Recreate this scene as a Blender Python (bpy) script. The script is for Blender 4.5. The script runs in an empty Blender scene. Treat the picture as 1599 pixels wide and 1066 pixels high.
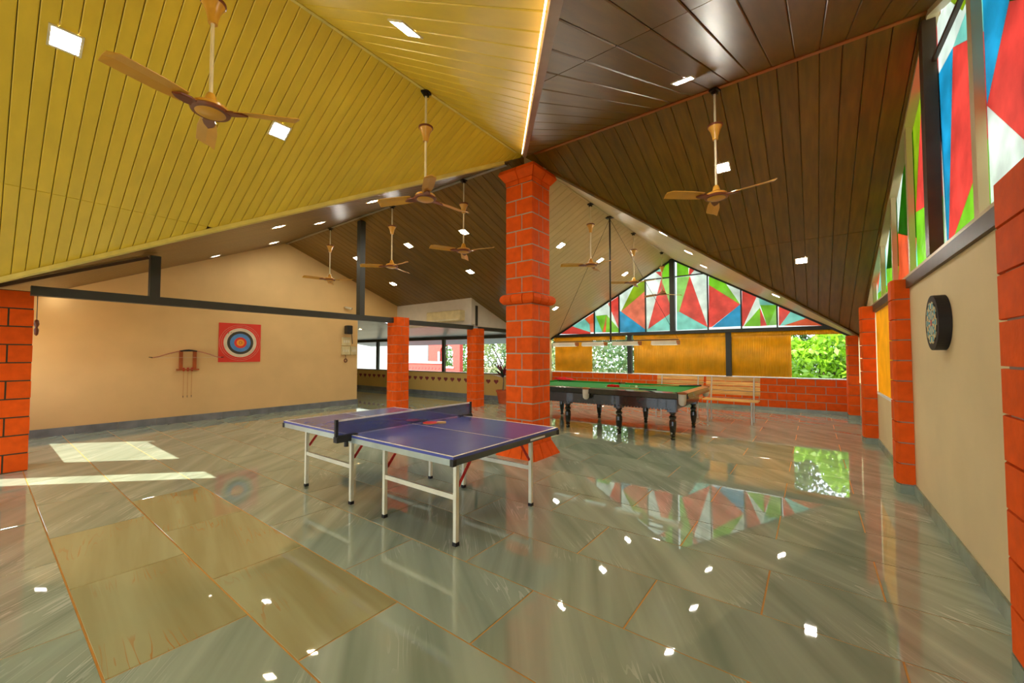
import bpy, bmesh, math, random
import numpy as np
from mathutils import Vector, Matrix

random.seed(7)
rng = np.random.default_rng(11)
scene = bpy.context.scene
COL = scene.collection

# ------------------------------------------------------------------ camera
CAM = Vector((0.0, 0.0, 1.515)); FPX = 624.8
YAW, PITCH, ROLL = math.radians(36.879), math.radians(1.940), math.radians(-0.069)
cd = bpy.data.cameras.new('camera'); cam = bpy.data.objects.new('camera', cd); COL.objects.link(cam)
cam.location = CAM; cam.rotation_euler = (math.pi / 2 + PITCH, 0, YAW)
cd.sensor_width = 36; cd.lens = FPX / 1599 * 36; cd.clip_start = 0.02; cd.clip_end = 300
scene.camera = cam

# ------------------------------------------------------------------ world, sun, exposure
vs = scene.view_settings
vs.view_transform = 'Standard'; vs.look = 'None'; vs.gamma = 1.0; vs.use_curve_mapping = False
vs.exposure = 0.65
w = bpy.data.worlds.new('sky'); scene.world = w; w.use_nodes = True
bgn = w.node_tree.nodes['Background']; bgn.inputs[0].default_value = (0.80, 0.90, 1.0, 1); bgn.inputs[1].default_value = 3.0
sl = bpy.data.lights.new('sun', 'SUN'); sun = bpy.data.objects.new('sun', sl); COL.objects.link(sun)
sl.energy = 8.5; sl.angle = 0.006; sl.color = (1.0, 0.93, 0.78)
sun.rotation_euler = Vector((1.0, 1.0, -1.085)).to_track_quat('-Z', 'Y').to_euler()
sun.location = (-20, -20, 25)

# ------------------------------------------------------------------ pixel helpers (photo pixel -> ray -> plane)
_f = Vector((-math.sin(YAW) * math.cos(PITCH), math.cos(YAW) * math.cos(PITCH), math.sin(PITCH)))
_r = Vector((math.cos(YAW), math.sin(YAW), 0)); _u = _r.cross(_f)
def ray(x, y): return _r * ((x - 799.5) / FPX) - _u * ((y - 533) / FPX) + _f
def hit(x, y, ax, val):
    d = ray(x, y); return CAM + d * ((val - CAM[ax]) / d[ax])

# ------------------------------------------------------------------ the plan, in metres
XC, YC, ZR = -3.482, 4.945, 4.553           # crossing of the two ridges
AP, AM, BP, BM = .374, .447, .598, .54      # slopes: back, front, right, left
XR, XL, YB = .87, -11.38, 13.12             # right wall, left wall, back wall
YF = -4.0                                   # unseen front end of the hall, left open to let sky light in
XW = -7.95                                  # line of the left-hand pillars
YV = 10.45                                  # window wall of the veranda
def zroof(x, y):
    g1 = ZR - (BP * (x - XC) if x > XC else BM * (XC - x))
    g2 = ZR - (AP * (y - YC) if y > YC else AM * (YC - y))
    return max(g1, g2)

# ------------------------------------------------------------------ materials
def S(r, g, b): 
    f = lambda c: ((c / 255) / 12.92 if c / 255 <= .04045 else ((c / 255 + .055) / 1.055) ** 2.4)
    return (f(r), f(g), f(b), 1)
M = {}
def mat(name, col, rough=.5, metal=0, var=.12, vscale=6, bump=0, bscale=60, spec=.5, stretch=(1, 1, 1), objrand=0, coat=0):
    m = bpy.data.materials.new(name); m.use_nodes = True; nt = m.node_tree; N = nt.nodes; L = nt.links
    b = N['Principled BSDF']; b.inputs['Roughness'].default_value = rough; b.inputs['Metallic'].default_value = metal
    b.inputs['Specular IOR Level'].default_value = spec; b.inputs['Coat Weight'].default_value = coat
    tc = N.new('ShaderNodeTexCoord'); mp = N.new('ShaderNodeMapping'); mp.inputs['Scale'].default_value = stretch
    L.new(tc.outputs['Object'], mp.inputs['Vector'])
    vec = mp.outputs['Vector']
    nz = N.new('ShaderNodeTexNoise'); nz.inputs['Scale'].default_value = vscale; nz.inputs['Detail'].default_value = 4
    oi = N.new('ShaderNodeObjectInfo')
    if objrand:
        ad = N.new('ShaderNodeVectorMath'); ad.operation = 'ADD'; cb = N.new('ShaderNodeCombineXYZ'); mu = N.new('ShaderNodeMath'); mu.operation = 'MULTIPLY'; mu.inputs[1].default_value = 90
        L.new(oi.outputs['Random'], mu.inputs[0]); L.new(mu.outputs[0], cb.inputs[0]); L.new(mu.outputs[0], cb.inputs[1])
        L.new(vec, ad.inputs[0]); L.new(cb.outputs[0], ad.inputs[1]); vec = ad.outputs[0]
    L.new(vec, nz.inputs['Vector'])
    rp = N.new('ShaderNodeMapRange'); rp.inputs[1].default_value = .3; rp.inputs[2].default_value = .7
    rp.inputs[3].default_value = 1 - var; rp.inputs[4].default_value = 1 + var
    L.new(nz.outputs[0], rp.inputs[0])
    val = rp.outputs[0]
    if objrand:
        r2 = N.new('ShaderNodeMapRange'); r2.inputs[3].default_value = 1 - objrand; r2.inputs[4].default_value = 1 + objrand
        L.new(oi.outputs['Random'], r2.inputs[0]); mm = N.new('ShaderNodeMath'); mm.operation = 'MULTIPLY'
        L.new(val, mm.inputs[0]); L.new(r2.outputs[0], mm.inputs[1]); val = mm.outputs[0]
    mx = N.new('ShaderNodeVectorMath'); mx.operation = 'SCALE'; mx.inputs[0].default_value = col[:3]
    L.new(val, mx.inputs['Scale']); L.new(mx.outputs[0], b.inputs['Base Color'])
    if bump:
        bp = N.new('ShaderNodeBump'); bp.inputs['Strength'].default_value = bump; bp.inputs['Distance'].default_value = .004
        n2 = N.new('ShaderNodeTexNoise'); n2.inputs['Scale'].default_value = bscale; L.new(vec, n2.inputs['Vector'])
        L.new(n2.outputs[0], bp.inputs['Height']); L.new(bp.outputs[0], b.inputs['Normal'])
    M[name] = m; return m
def emis(name, col, strength):
    m = bpy.data.materials.new(name); m.use_nodes = True; nt = m.node_tree
    b = nt.nodes['Principled BSDF']; b.inputs['Base Color'].default_value = col
    b.inputs['Emission Color'].default_value = col; b.inputs['Emission Strength'].default_value = strength
    M[name] = m; return m
def glassy(name, col, trans=.6, rough=.25, var=.18):
    """back-lit painted glass or thin sheet: translucent + diffuse + a little gloss"""
    m = bpy.data.materials.new(name); m.use_nodes = True; nt = m.node_tree; N = nt.nodes; L = nt.links
    N.remove(N['Principled BSDF']); out = N['Material Output']
    tc = N.new('ShaderNodeTexCoord'); nz = N.new('ShaderNodeTexNoise'); nz.inputs['Scale'].default_value = 3.5; nz.inputs['Detail'].default_value = 5
    L.new(tc.outputs['Object'], nz.inputs['Vector'])
    rp = N.new('ShaderNodeMapRange'); rp.inputs[1].default_value = .3; rp.inputs[2].default_value = .7; rp.inputs[3].default_value = 1 - var; rp.inputs[4].default_value = 1 + var
    L.new(nz.outputs[0], rp.inputs[0]); sc = N.new('ShaderNodeVectorMath'); sc.operation = 'SCALE'; sc.inputs[0].default_value = col[:3]; L.new(rp.outputs[0], sc.inputs['Scale'])
    t = N.new('ShaderNodeBsdfTranslucent'); d = N.new('ShaderNodeBsdfDiffuse'); g = N.new('ShaderNodeBsdfGlossy'); g.inputs['Roughness'].default_value = rough
    L.new(sc.outputs[0], t.inputs[0]); L.new(sc.outputs[0], d.inputs[0])
    a = N.new('ShaderNodeMixShader'); a.inputs[0].default_value = trans; L.new(d.outputs[0], a.inputs[1]); L.new(t.outputs[0], a.inputs[2])
    c = N.new('ShaderNodeMixShader'); c.inputs[0].default_value = .06; L.new(a.outputs[0], c.inputs[1]); L.new(g.outputs[0], c.inputs[2])
    L.new(c.outputs[0], out.inputs[0]); M[name] = m; return m

mat('warm_lit_cream_panel', S(228, 196, 56), .38, var=.06, vscale=3, objrand=.035, stretch=(1, 3, 1))  # cream panels again, with the warm light put into the colour as yellow
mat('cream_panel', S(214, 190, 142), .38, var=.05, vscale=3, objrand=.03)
mat('brown_panel', S(116, 82, 18), .34, var=.22, vscale=2.2, objrand=.10, stretch=(9, 1, 1))
mat('ceiling_back', S(60, 45, 25), .8)
mat('brick_orange', S(234, 90, 2), .7, spec=.25, var=.10, vscale=9, bump=.35, bscale=45, objrand=.05)
mat('mortar', S(176, 164, 148), .9, bump=.3)
mat('dark_mortar', S(70, 62, 45), .9)
mat('cream_wall', S(224, 188, 128), .7, var=.05, vscale=1.5, bump=.1)
mat('sand_wall', S(230, 208, 158), .7, var=.05, vscale=1.5, bump=.1)
mat('veranda_wall', S(226, 190, 106), .7, var=.05, vscale=1.5)
mat('pale_wall', S(214, 205, 192), .7, var=.04)
mat('white_wall', S(235, 235, 228), .8, var=.03)
mat('soffit_panel', S(176, 186, 196), .35, var=.06, objrand=.04)
mat('skirting', S(118, 124, 128), .3, var=.25, vscale=4, objrand=.12)
mat('beam', S(48, 50, 43), .45, var=.1)
mat('beam_brown', S(74, 52, 30), .45, var=.15)
mat('trim_metal', S(150, 138, 118), .35, metal=.3)
mat('trim_yellow', S(224, 205, 110), .4)
mat('grout', S(206, 150, 62), .6)
mat('concrete', S(140, 140, 130), .8)
mat('fan_gold', S(214, 158, 58), .28, var=.05)
mat('fan_brown', S(120, 62, 38), .3)
mat('fan_white', S(228, 214, 178), .3)
mat('dark_metal', S(50, 42, 34), .4, metal=.5)
mat('steel', S(205, 205, 198), .35, metal=.4)
mat('cream_steel', S(226, 222, 196), .35)
mat('apron_dark', S(84, 92, 90), .35, metal=.3)
mat('silver', S(190, 205, 200), .28, metal=.5)
mat('black_plastic', S(26, 28, 30), .4)
mat('rubber', S(20, 20, 20), .7)
mat('red_paint', S(196, 40, 34), .35)
mat('table_blue', S(78, 88, 168), .22, var=.05)
mat('white_line', S(236, 236, 230), .4)
mat('net_tape', S(225, 222, 222), .6)
mat('red_rubber', S(226, 22, 40), .4)
mat('paddle_wood', S(214, 170, 110), .5)
mat('green_cloth', S(20, 142, 52), .75, var=.05)
mat('dark_wood', S(38, 40, 34), .22, var=.3, coat=.4)
mat('rail_wood', S(42, 46, 44), .2, var=.2, coat=.5)
mat('tan_wood', S(196, 128, 56), .35, var=.15)
mat('bench_wood', S(226, 178, 100), .4, var=.3, vscale=3, stretch=(1, 12, 12), objrand=.12)
mat('pocket_leather', S(206, 202, 186), .5)
mat('brass', S(170, 98, 40), .35, metal=.3)
mat('ball_red', S(205, 16, 20), .12)
mat('ball_blue', S(20, 120, 200), .12)
mat('ball_white', S(240, 236, 214), .12)
mat('cloth_red', S(220, 18, 24), .8)
mat('paper_red', S(226, 58, 40), .7, var=.03)
mat('paper_white', S(222, 206, 178), .7)
mat('paper_black', S(66, 60, 48), .7)
mat('paper_blue', S(84, 138, 200), .7)
mat('paper_orange', S(240, 150, 40), .7)
mat('bow_pink', S(196, 128, 100), .45)
mat('wood_red', S(168, 82, 24), .5, var=.2)
mat('dart_blue', S(20, 150, 178), .5)
mat('dart_black', S(30, 26, 26), .6)
mat('dart_cream', S(220, 205, 150), .6)
mat('plastic_white', S(222, 214, 188), .4)
mat('plastic_beige', S(214, 198, 150), .45)
mat('terracotta', S(196, 86, 36), .8, bump=.2)
mat('soil', S(60, 42, 30), .95)
mat('stem', S(120, 100, 80), .8)
mat('leaf_red', S(122, 34, 46), .45, var=.3)
mat('leaf_dark', S(60, 70, 52), .45, var=.3)
mat('heart_dark', S(150, 66, 62), .8)
mat('house_white', S(146, 154, 148), .8, var=.04)
mat('red_house', S(186, 70, 60), .8)
mat('bark', S(96, 80, 62), .9, var=.3)
mat('earth', S(120, 112, 84), .95)
mat('awning_blue', S(112, 136, 172), .5)
emis('led', (1, .93, .80, 1), 125)
emis('led_warm', (1, .78, .48, 1), 105)
emis('led_dim', (1, .93, .80, 1), 10)
emis('led_strip', (1, .66, .40, 1), 9)
emis('tube_glow', (.95, 1, .96, 1), .35)
glassy('glass_red', S(240, 132, 124), .78); glassy('glass_orange', S(242, 150, 108), .78); glassy('glass_green', S(176, 222, 98), .78)
glassy('glass_olive', S(186, 204, 80), .78); glassy('glass_blue', S(86, 194, 222), .78); glassy('glass_teal', S(180, 230, 222), .78); glassy('glass_white', S(240, 244, 238), .78)
glassy('glass_lime', S(196, 230, 160), .78); glassy('glass_pink', S(244, 172, 150), .78); glassy('glass_darkgreen', S(70, 140, 36), .78)
glassy('clear_sheet', S(250, 252, 250), .9, .3, .02)
glassy('blind', S(242, 192, 30), .5, .5, .12)
glassy('leaf_green', S(96, 136, 52), .45, .35, .3); glassy('leaf_pale', S(140, 158, 104), .45, .35, .3); glassy('leaf_bright', S(138, 184, 40), .45, .35, .2)
glassy('leaf_deep', S(78, 112, 62), .4, .35, .3)
# net cloth: thin mesh that lets part of the view through
def net_material():
    m = bpy.data.materials.new('net_cloth'); m.use_nodes = True; nt = m.node_tree; N = nt.nodes; L = nt.links
    b = N['Principled BSDF']; b.inputs['Base Color'].default_value = S(38, 62, 140); b.inputs['Roughness'].default_value = .8
    tr = N.new('ShaderNodeBsdfTransparent'); mx = N.new('ShaderNodeMixShader'); mx.inputs[0].default_value = .55
    L.new(tr.outputs[0], mx.inputs[1]); L.new(b.outputs[0], mx.inputs[2]); L.new(mx.outputs[0], N['Material Output'].inputs[0]); M['net_cloth'] = m
net_material()
# polished veined stone tiles; every tile draws its own vein layout from its random number
def tile_material(name, c0, c1, gold_mix):
    m = bpy.data.materials.new(name); m.use_nodes = True; nt = m.node_tree; N = nt.nodes; L = nt.links
    b = N['Principled BSDF']
    oi = N.new('ShaderNodeObjectInfo'); tc = N.new('ShaderNodeTexCoord')
    def mth(op, a, bb=None, c=None):
        n = N.new('ShaderNodeMath'); n.operation = op
        for i, v in enumerate((a, bb, c)):
            if v is None: continue
            if isinstance(v, (int, float)): n.inputs[i].default_value = v
            else: L.new(v, n.inputs[i])
        return n.outputs[0]
    rnd = oi.outputs['Random']
    ang = mth('MULTIPLY_ADD', rnd, .55 if not gold_mix else .25, .5 if not gold_mix else .05)
    vr = N.new('ShaderNodeVectorRotate'); vr.rotation_type = 'Z_AXIS'; L.new(tc.outputs['Object'], vr.inputs['Vector']); L.new(ang, vr.inputs['Angle'])
    off = N.new('ShaderNodeCombineXYZ'); L.new(mth('MULTIPLY', rnd, 71.3), off.inputs[0]); L.new(mth('MULTIPLY', rnd, 37.7), off.inputs[1]); L.new(mth('MULTIPLY', rnd, 53.1), off.inputs[2])
    ad = N.new('ShaderNodeVectorMath'); L.new(vr.outputs[0], ad.inputs[0]); L.new(off.outputs[0], ad.inputs[1])
    mp = N.new('ShaderNodeMapping'); mp.inputs['Scale'].default_value = (.28, 4.2, 1); L.new(ad.outputs[0], mp.inputs['Vector'])
    n1 = N.new('ShaderNodeTexNoise'); n1.inputs['Scale'].default_value = 1.3; n1.inputs['Detail'].default_value = 3.5; n1.inputs['Distortion'].default_value = .35; L.new(mp.outputs[0], n1.inputs['Vector'])
    # thin pale veins: several iso-lines of the stretched noise
    s1 = mth('MULTIPLY', n1.outputs[0], 16.0); fr = mth('FRACT', s1); d1 = mth('ABSOLUTE', mth('SUBTRACT', fr, .5))
    vein = mth('LESS_THAN', d1, .085)
    n2 = N.new('ShaderNodeTexNoise'); n2.inputs['Scale'].default_value = 1.7; L.new(ad.outputs[0], n2.inputs['Vector'])
    gate = N.new('ShaderNodeMapRange'); gate.inputs[1].default_value = .52; gate.inputs[2].default_value = .68; gate.inputs[3].default_value = 0; gate.inputs[4].default_value = .7 if gold_mix else .5; L.new(n2.outputs[0], gate.inputs[0])
    veinf = mth('MULTIPLY', vein, gate.outputs[0])
    # broad bands
    base = N.new('ShaderNodeMix'); base.data_type = 'RGBA'; base.inputs[6].default_value = c0; base.inputs[7].default_value = c1
    bf = N.new('ShaderNodeMapRange'); bf.inputs[1].default_value = .3; bf.inputs[2].default_value = .7; L.new(n1.outputs[0], bf.inputs[0]); L.new(bf.outputs[0], base.inputs[0])
    fin = N.new('ShaderNodeMix'); fin.data_type = 'RGBA'; L.new(veinf, fin.inputs[0]); L.new(base.outputs[2], fin.inputs[6]); fin.inputs[7].default_value = S(222, 226, 212) if not gold_mix else S(190, 128, 52)
    L.new(fin.outputs[2], b.inputs['Base Color'])
    b.inputs['Roughness'].default_value = .022; b.inputs['IOR'].default_value = 2.05; b.inputs['Coat Weight'].default_value = .0; b.inputs['Coat Roughness'].default_value = .03
    M[name] = m
tile_material('stone_tile', S(140, 156, 136), S(176, 190, 168), False)
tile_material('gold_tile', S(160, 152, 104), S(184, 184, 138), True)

# ------------------------------------------------------------------ mesh helpers
class B:
    def __init__(s): s.v = []; s.f = []
    def add(s, vs, fs):
        o = len(s.v); s.v += [tuple(v) for v in vs]; s.f += [tuple(i + o for i in f) for f in fs]; return s
    def box(s, x0, x1, y0, y1, z0, z1):
        v = [(x0, y0, z0), (x1, y0, z0), (x1, y1, z0), (x0, y1, z0), (x0, y0, z1), (x1, y0, z1), (x1, y1, z1), (x0, y1, z1)]
        return s.add(v, [(0, 3, 2, 1), (4, 5, 6, 7), (0, 1, 5, 4), (1, 2, 6, 5), (2, 3, 7, 6), (3, 0, 4, 7)])
    def cbox(s, c, d): return s.box(c[0] - d[0] / 2, c[0] + d[0] / 2, c[1] - d[1] / 2, c[1] + d[1] / 2, c[2] - d[2] / 2, c[2] + d[2] / 2)
    def bevbox(s, x0, x1, y0, y1, z0, z1, b):
        v = []
        for z, k in ((z0, b), (z0 + b, 0), (z1 - b, 0), (z1, b)):
            v += [(x0 + k, y0 + k + (b if k == 0 else 0) * 0, z), (x1 - k, y0 + k, z), (x1 - k, y1 - k, z), (x0 + k, y1 - k, z)]
        f = [(3, 2, 1, 0), (12, 13, 14, 15)]
        for l in range(3):
            for i in range(4): j = (i + 1) % 4; f.append((l * 4 + i, l * 4 + j, l * 4 + 4 + j, l * 4 + 4 + i))
        return s.add(v, f)
    def bar(s, a, b, w, h=None, up=(0, 0, 1)):
        a = Vector(a); b = Vector(b); h = h or w; d = (b - a).normalized(); up = Vector(up)
        if abs(d.dot(up)) > .99: up = Vector((0, 1, 0))
        sx = d.cross(up).normalized() * (w / 2); sy = sx.cross(d).normalized() * (h / 2)
        v = [a - sx - sy, a + sx - sy, a + sx + sy, a - sx + sy, b - sx - sy, b + sx - sy, b + sx + sy, b - sx + sy]
        return s.add(v, [(0, 3, 2, 1), (4, 5, 6, 7), (0, 1, 5, 4), (1, 2, 6, 5), (2, 3, 7, 6), (3, 0, 4, 7)])
    def tube(s, pts, rad, n=10):
        pts = [Vector(p) for p in pts]; rad = rad if isinstance(rad, (list, tuple)) else [rad] * len(pts); vs = []; fs = []
        for i, p in enumerate(pts):
            d = (pts[min(i + 1, len(pts) - 1)] - pts[max(i - 1, 0)]).normalized()
            u = Vector((0, 0, 1)) if abs(d.z) < .9 else Vector((1, 0, 0))
            a = d.cross(u).normalized(); c = a.cross(d)
            for k in range(n):
                t = 2 * math.pi * k / n; vs.append(p + a * (math.cos(t) * rad[i]) + c * (math.sin(t) * rad[i]))
        for i in range(len(pts) - 1):
            for k in range(n): fs.append((i * n + k, i * n + (k + 1) % n, (i + 1) * n + (k + 1) % n, (i + 1) * n + k))
        fs.append(tuple(range(n))[::-1]); fs.append(tuple((len(pts) - 1) * n + k for k in range(n)))
        return s.add(vs, fs)
    def lathe(s, prof, n=24, c=(0, 0, 0)):
        vs = []; fs = []
        for r, z in prof:
            for k in range(n): t = 2 * math.pi * k / n; vs.append((c[0] + r * math.cos(t), c[1] + r * math.sin(t), c[2] + z))
        for i in range(len(prof) - 1):
            for k in range(n): fs.append((i * n + k, i * n + (k + 1) % n, (i + 1) * n + (k + 1) % n, (i + 1) * n + k))
        fs.append(tuple(range(n))[::-1]); fs.append(tuple((len(prof) - 1) * n + k for k in range(n)))
        return s.add(vs, fs)
    def prism(s, poly, ext):
        """polygon (3D points) extruded by vector ext"""
        poly = [Vector(p) for p in poly]; ext = Vector(ext); n = len(poly)
        nn = Vector((0, 0, 0))
        for i in range(n): nn += poly[i].cross(poly[(i + 1) % n])
        if nn.dot(ext) < 0: poly = poly[::-1]
        v = poly + [p + ext for p in poly]
        f = [tuple(range(n))[::-1], tuple(range(n, 2 * n))] + [(i, (i + 1) % n, n + (i + 1) % n, n + i) for i in range(n)]
        return s.add(v, f)
    def mesh(s, name):
        me = bpy.data.meshes.new(name); me.from_pydata(s.v, [], s.f); me.update(); return me
    def build(s, name, m, parent=None, smooth=False, loc=None, label=None):
        me = s.mesh(name); me.materials.append(M[m])
        if smooth:
            me.shade_smooth()
            try: me.set_sharp_from_angle(angle=math.radians(40))
            except Exception: pass
        o = bpy.data.objects.new(name, me); COL.objects.link(o)
        if loc is not None: o.location = loc
        if parent: o.parent = parent
        if label: o['label'] = label
        return o
def child(name, me, parent, loc=(0, 0, 0), rz=0, scale=None):
    o = bpy.data.objects.new(name, me); COL.objects.link(o); o.parent = parent; o.location = loc; o.rotation_euler = (0, 0, rz)
    if scale: o.scale = scale
    return o
def tag(o, label=None, cat=None, group=None, kind=None):
    if label: o['label'] = label
    if cat: o['category'] = cat
    if group: o['group'] = group
    if kind: o['kind'] = kind
    return o
def thing(name, label, cat, loc=(0, 0, 0), rz=0, group=None):
    o = bpy.data.objects.new(name, None); COL.objects.link(o); o.empty_display_size = .1
    o.location = loc; o.rotation_euler = (0, 0, rz); return tag(o, label, cat, group)
def struct(o, label): return tag(o, label, None, None, 'structure')
def copytree(o, parent=None):
    c = o.copy(); COL.objects.link(c); c.parent = parent
    for ch in list(o.children): copytree(ch, c)
    return c
def clip(poly, n, d):
    """keep the part of a 2D polygon with n.p <= d"""
    out = []
    for i in range(len(poly)):
        a = poly[i]; b = poly[(i + 1) % len(poly)]
        fa = n[0] * a[0] + n[1] * a[1] - d; fb = n[0] * b[0] + n[1] * b[1] - d
        if fa <= 0: out.append(a)
        if (fa < 0 < fb) or (fb < 0 < fa):
            t = fa / (fa - fb); out.append((a[0] + t * (b[0] - a[0]), a[1] + t * (b[1] - a[1])))
    return out
def area(p): return abs(sum(p[i][0] * p[(i + 1) % len(p)][1] - p[(i + 1) % len(p)][0] * p[i][1] for i in range(len(p)))) / 2

# ================================================================== FLOOR
fl = B().box(XL, XR + .1, -.2, YB, -.06, -.004).box(-17.6, XL, 7.11, YV, -.06, -.004).build('floor', 'grout')
struct(fl, 'polished floor of grey green veined stone tiles with golden joints')
TX, TY, G = 1.2, .6, .005
full = B().bevbox(-TX / 2 + G, TX / 2 - G, -TY / 2 + G, TY / 2 - G, -.02, 0, .0012).mesh('tile'); full.materials.append(M['stone_tile']); full_gold = full.copy(); full_gold.materials.clear(); full_gold.materials.append(M['gold_tile'])
row = 0; y0 = .39 - .6
while y0 < YB:
    x0 = -.27 if row % 2 == 1 else -.87   # joint phase, half a tile from row to row
    xa = x0 - 15 * TX
    while xa < XR + .1:
        for (rx0, rx1, ry0, ry1) in ((XL, XR + .02, -.2, YB), (-17.6, XL - .0, 7.11, YV)):
            a, b_, c, d = max(xa, rx0), min(xa + TX, rx1), max(y0, ry0), min(y0 + TY, ry1)
            if b_ - a < .03 or d - c < .03: continue
            ctr = ((a + b_) / 2, (c + d) / 2, 0)
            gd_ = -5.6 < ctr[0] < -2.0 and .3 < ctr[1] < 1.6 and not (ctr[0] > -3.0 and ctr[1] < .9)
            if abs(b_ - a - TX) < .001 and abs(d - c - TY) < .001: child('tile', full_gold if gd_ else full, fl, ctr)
            else:
                hx, hy = (b_ - a) / 2 - G, (d - c) / 2 - G
                me = B().bevbox(-hx, hx, -hy, hy, -.02, 0, .0012).mesh('tile'); me.materials.append(M['stone_tile']); child('tile', me, fl, ctr)
        xa += TX
    y0 += TY; row += 1
fr = B().box(XL, XR + .1, YF, -.2, -.06, 0).build('floor', 'concrete'); struct(fr, 'plain floor strip at the unseen front of the hall, left open to the sky')
gd = B().box(-60, 60, -60, 70, -1.2, -1.0).build('ground', 'earth'); struct(gd, 'bare earth ground around the hall')
# plinth that carries the hall above the ground
pl = B().box(-17.8, XR + .3, YF - .1, YB + .3, -1.0, -.062).build('plinth', 'concrete'); struct(pl, 'concrete plinth under the hall')

# ================================================================== CEILING: eight slopes of narrow panels
def slope(label, m, poly, zf, axis, width, thick=.012, gap=.0025, seam=None):
    """poly in plan; panels run down the slope along `axis` (0: they run in x, 1: in y)"""
    nrm = 1
    back = B().prism([(p[0], p[1], zf(p) + .03) for p in poly], (0, 0, .05)).build('ceiling', 'ceiling_back'); struct(back, label)
    k = 1 - axis
    lo = min(p[k] for p in poly); hi = max(p[k] for p in poly); a = lo
    while a < hi - 1e-4:
        b_ = min(a + width, hi)
        n = [0, 0]; n[k] = 1
        q = clip(poly, (n[0], n[1]), b_ - gap); q = clip(q, (-n[0], -n[1]), -(a + gap)) if len(q) > 2 else []
        parts = [q]
        if seam is not None and len(q) > 2:
            m2 = [0, 0]; m2[axis] = 1
            parts = [clip(q, m2, seam - .004), clip(q, (-m2[0], -m2[1]), -(seam + .004))]
        for q in parts:
            if len(q) > 2 and area(q) > .004:
                # a shallow bevelled panel: lower face slightly inset
                cx_ = sum(p[0] for p in q) / len(q); cy_ = sum(p[1] for p in q) / len(q)
                ctr = Vector((cx_, cy_, zf((cx_, cy_))))
                ins = []
                for p in q:
                    pp = list(p); lim = .006
                    pp[k] = min(max(pp[k], a + gap + lim), b_ - gap - lim); ins.append(pp)
                bb = B(); nq = len(q)
                v = [Vector((p[0], p[1], zf(p))) - ctr for p in ins] + [Vector((p[0], p[1], zf(p) + .005)) - ctr for p in q] + [Vector((p[0], p[1], zf(p) + .029)) - ctr for p in q]
                f = [tuple(range(nq)), tuple(range(2 * nq, 3 * nq))[::-1]]
                for L_ in range(2):
                    for i in range(nq): j = (i + 1) % nq; f.append((L_ * nq + i, (L_ + 1) * nq + i, (L_ + 1) * nq + j, L_ * nq + j))
                bb.add(v, f)
                bb.build('panel', m, back, loc=ctr)
        a = b_
    return back
zA_p = lambda p: ZR - AP * (p[1] - YC); zA_m = lambda p: ZR - AM * (YC - p[1])
zB_p = lambda p: ZR - BP * (p[0] - XC); zB_m = lambda p: ZR - BM * (XC - p[0])
XE = -7.98                                  # left eave of the front and back wings
xo = XR + .1
yvW = YC - BM * (XC - XE) / AM              # valley ends
yvN = YC - BP * (xo - XC) / AM
yvE = YC + BP * (xo - XC) / AP
yvS = YC + BM * (XC - XW) / AP
c0 = (XC, YC)
slope('cream panelled ceiling slope tinted warm lit yellow over the dart and table tennis side, left of the ridge', 'warm_lit_cream_panel', [c0, (XE, yvW), (XE, YF), (XC, YF)], zB_m, 0, .1, seam=-6.1)
slope('cream panelled ceiling slope tinted warm lit yellow right of the ridge, meeting the brown panels', 'warm_lit_cream_panel', [c0, (XC, YF), (xo, YF), (xo, yvN)], zB_p, 0, .16)
slope('dark brown panelled ceiling slope nearest the camera beside the stained glass', 'brown_panel', [c0, (xo, yvN), (xo, YC)], zA_m, 1, .2, seam=2.2)
slope('dark brown panelled ceiling slope facing the camera beside the stained glass', 'brown_panel', [c0, (xo, YC), (xo, yvE)], zA_p, 1, .18, seam=8.04)
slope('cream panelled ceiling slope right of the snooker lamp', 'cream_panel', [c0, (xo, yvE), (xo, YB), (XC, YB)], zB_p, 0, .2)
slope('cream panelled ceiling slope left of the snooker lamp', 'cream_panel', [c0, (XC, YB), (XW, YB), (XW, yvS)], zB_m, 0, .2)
slope('brown panelled ceiling slope above the archery target, facing the camera', 'brown_panel', [c0, (XW, yvS), (XW, 8.6), (XL, 8.6), (XL, YC)], zA_p, 1, .2)
slope('brown panelled ceiling slope above the archery target, nearest the left pillar', 'brown_panel', [c0, (XL, YC), (XL, -.25), (XE, -.25 if yvW < -.25 else yvW), (XE, yvW)], zA_m, 1, .2)
# trims along ridges and valleys
def trim(a, b, w, h, m, label):
    o = B().bar(a, b, w, h).build('trim_%d' % (trim.n), m); trim.n += 1; struct(o, label); return o
trim.n = 1
def zp(x, y, dz=-.012): return (x, y, zroof(x, y) + dz)
trim(zp(XC, YC - .2), zp(XC, YF), .03, .012, 'trim_yellow', 'yellow ridge trim over the table tennis table')
trim(zp(XC + .2, YC), zp(xo, YC), .045, .02, 'brass', 'orange brown ridge trim toward the stained glass wall')
trim(zp(XC - .35, YC), zp(XL, YC), .06, .03, 'trim_metal', 'grey brown ridge trim toward the archery wall')
trim(zp(XC, YC + .3), zp(XC, YB), .03, .012, 'cream_panel', 'cream ridge trim over the snooker table')
trim(zp(XC + .15, YC - .15 * BP / AM, -.02), zp(xo, yvN, -.02), .05, .04, 'trim_metal', 'grey valley trim between yellow and brown ceilings')
trim(zp(XC - .2, YC - .2 * BM / AM, -.02), zp(XE, yvW, -.02), .05, .05, 'trim_yellow', 'pale yellow valley trim running to the left pillar')
trim(zp(XC + .2, YC + .2 * BP / AP, -.015), zp(xo, yvE, -.015), .05, .03, 'brown_panel', 'brown valley trim running to the far right corner')
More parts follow.
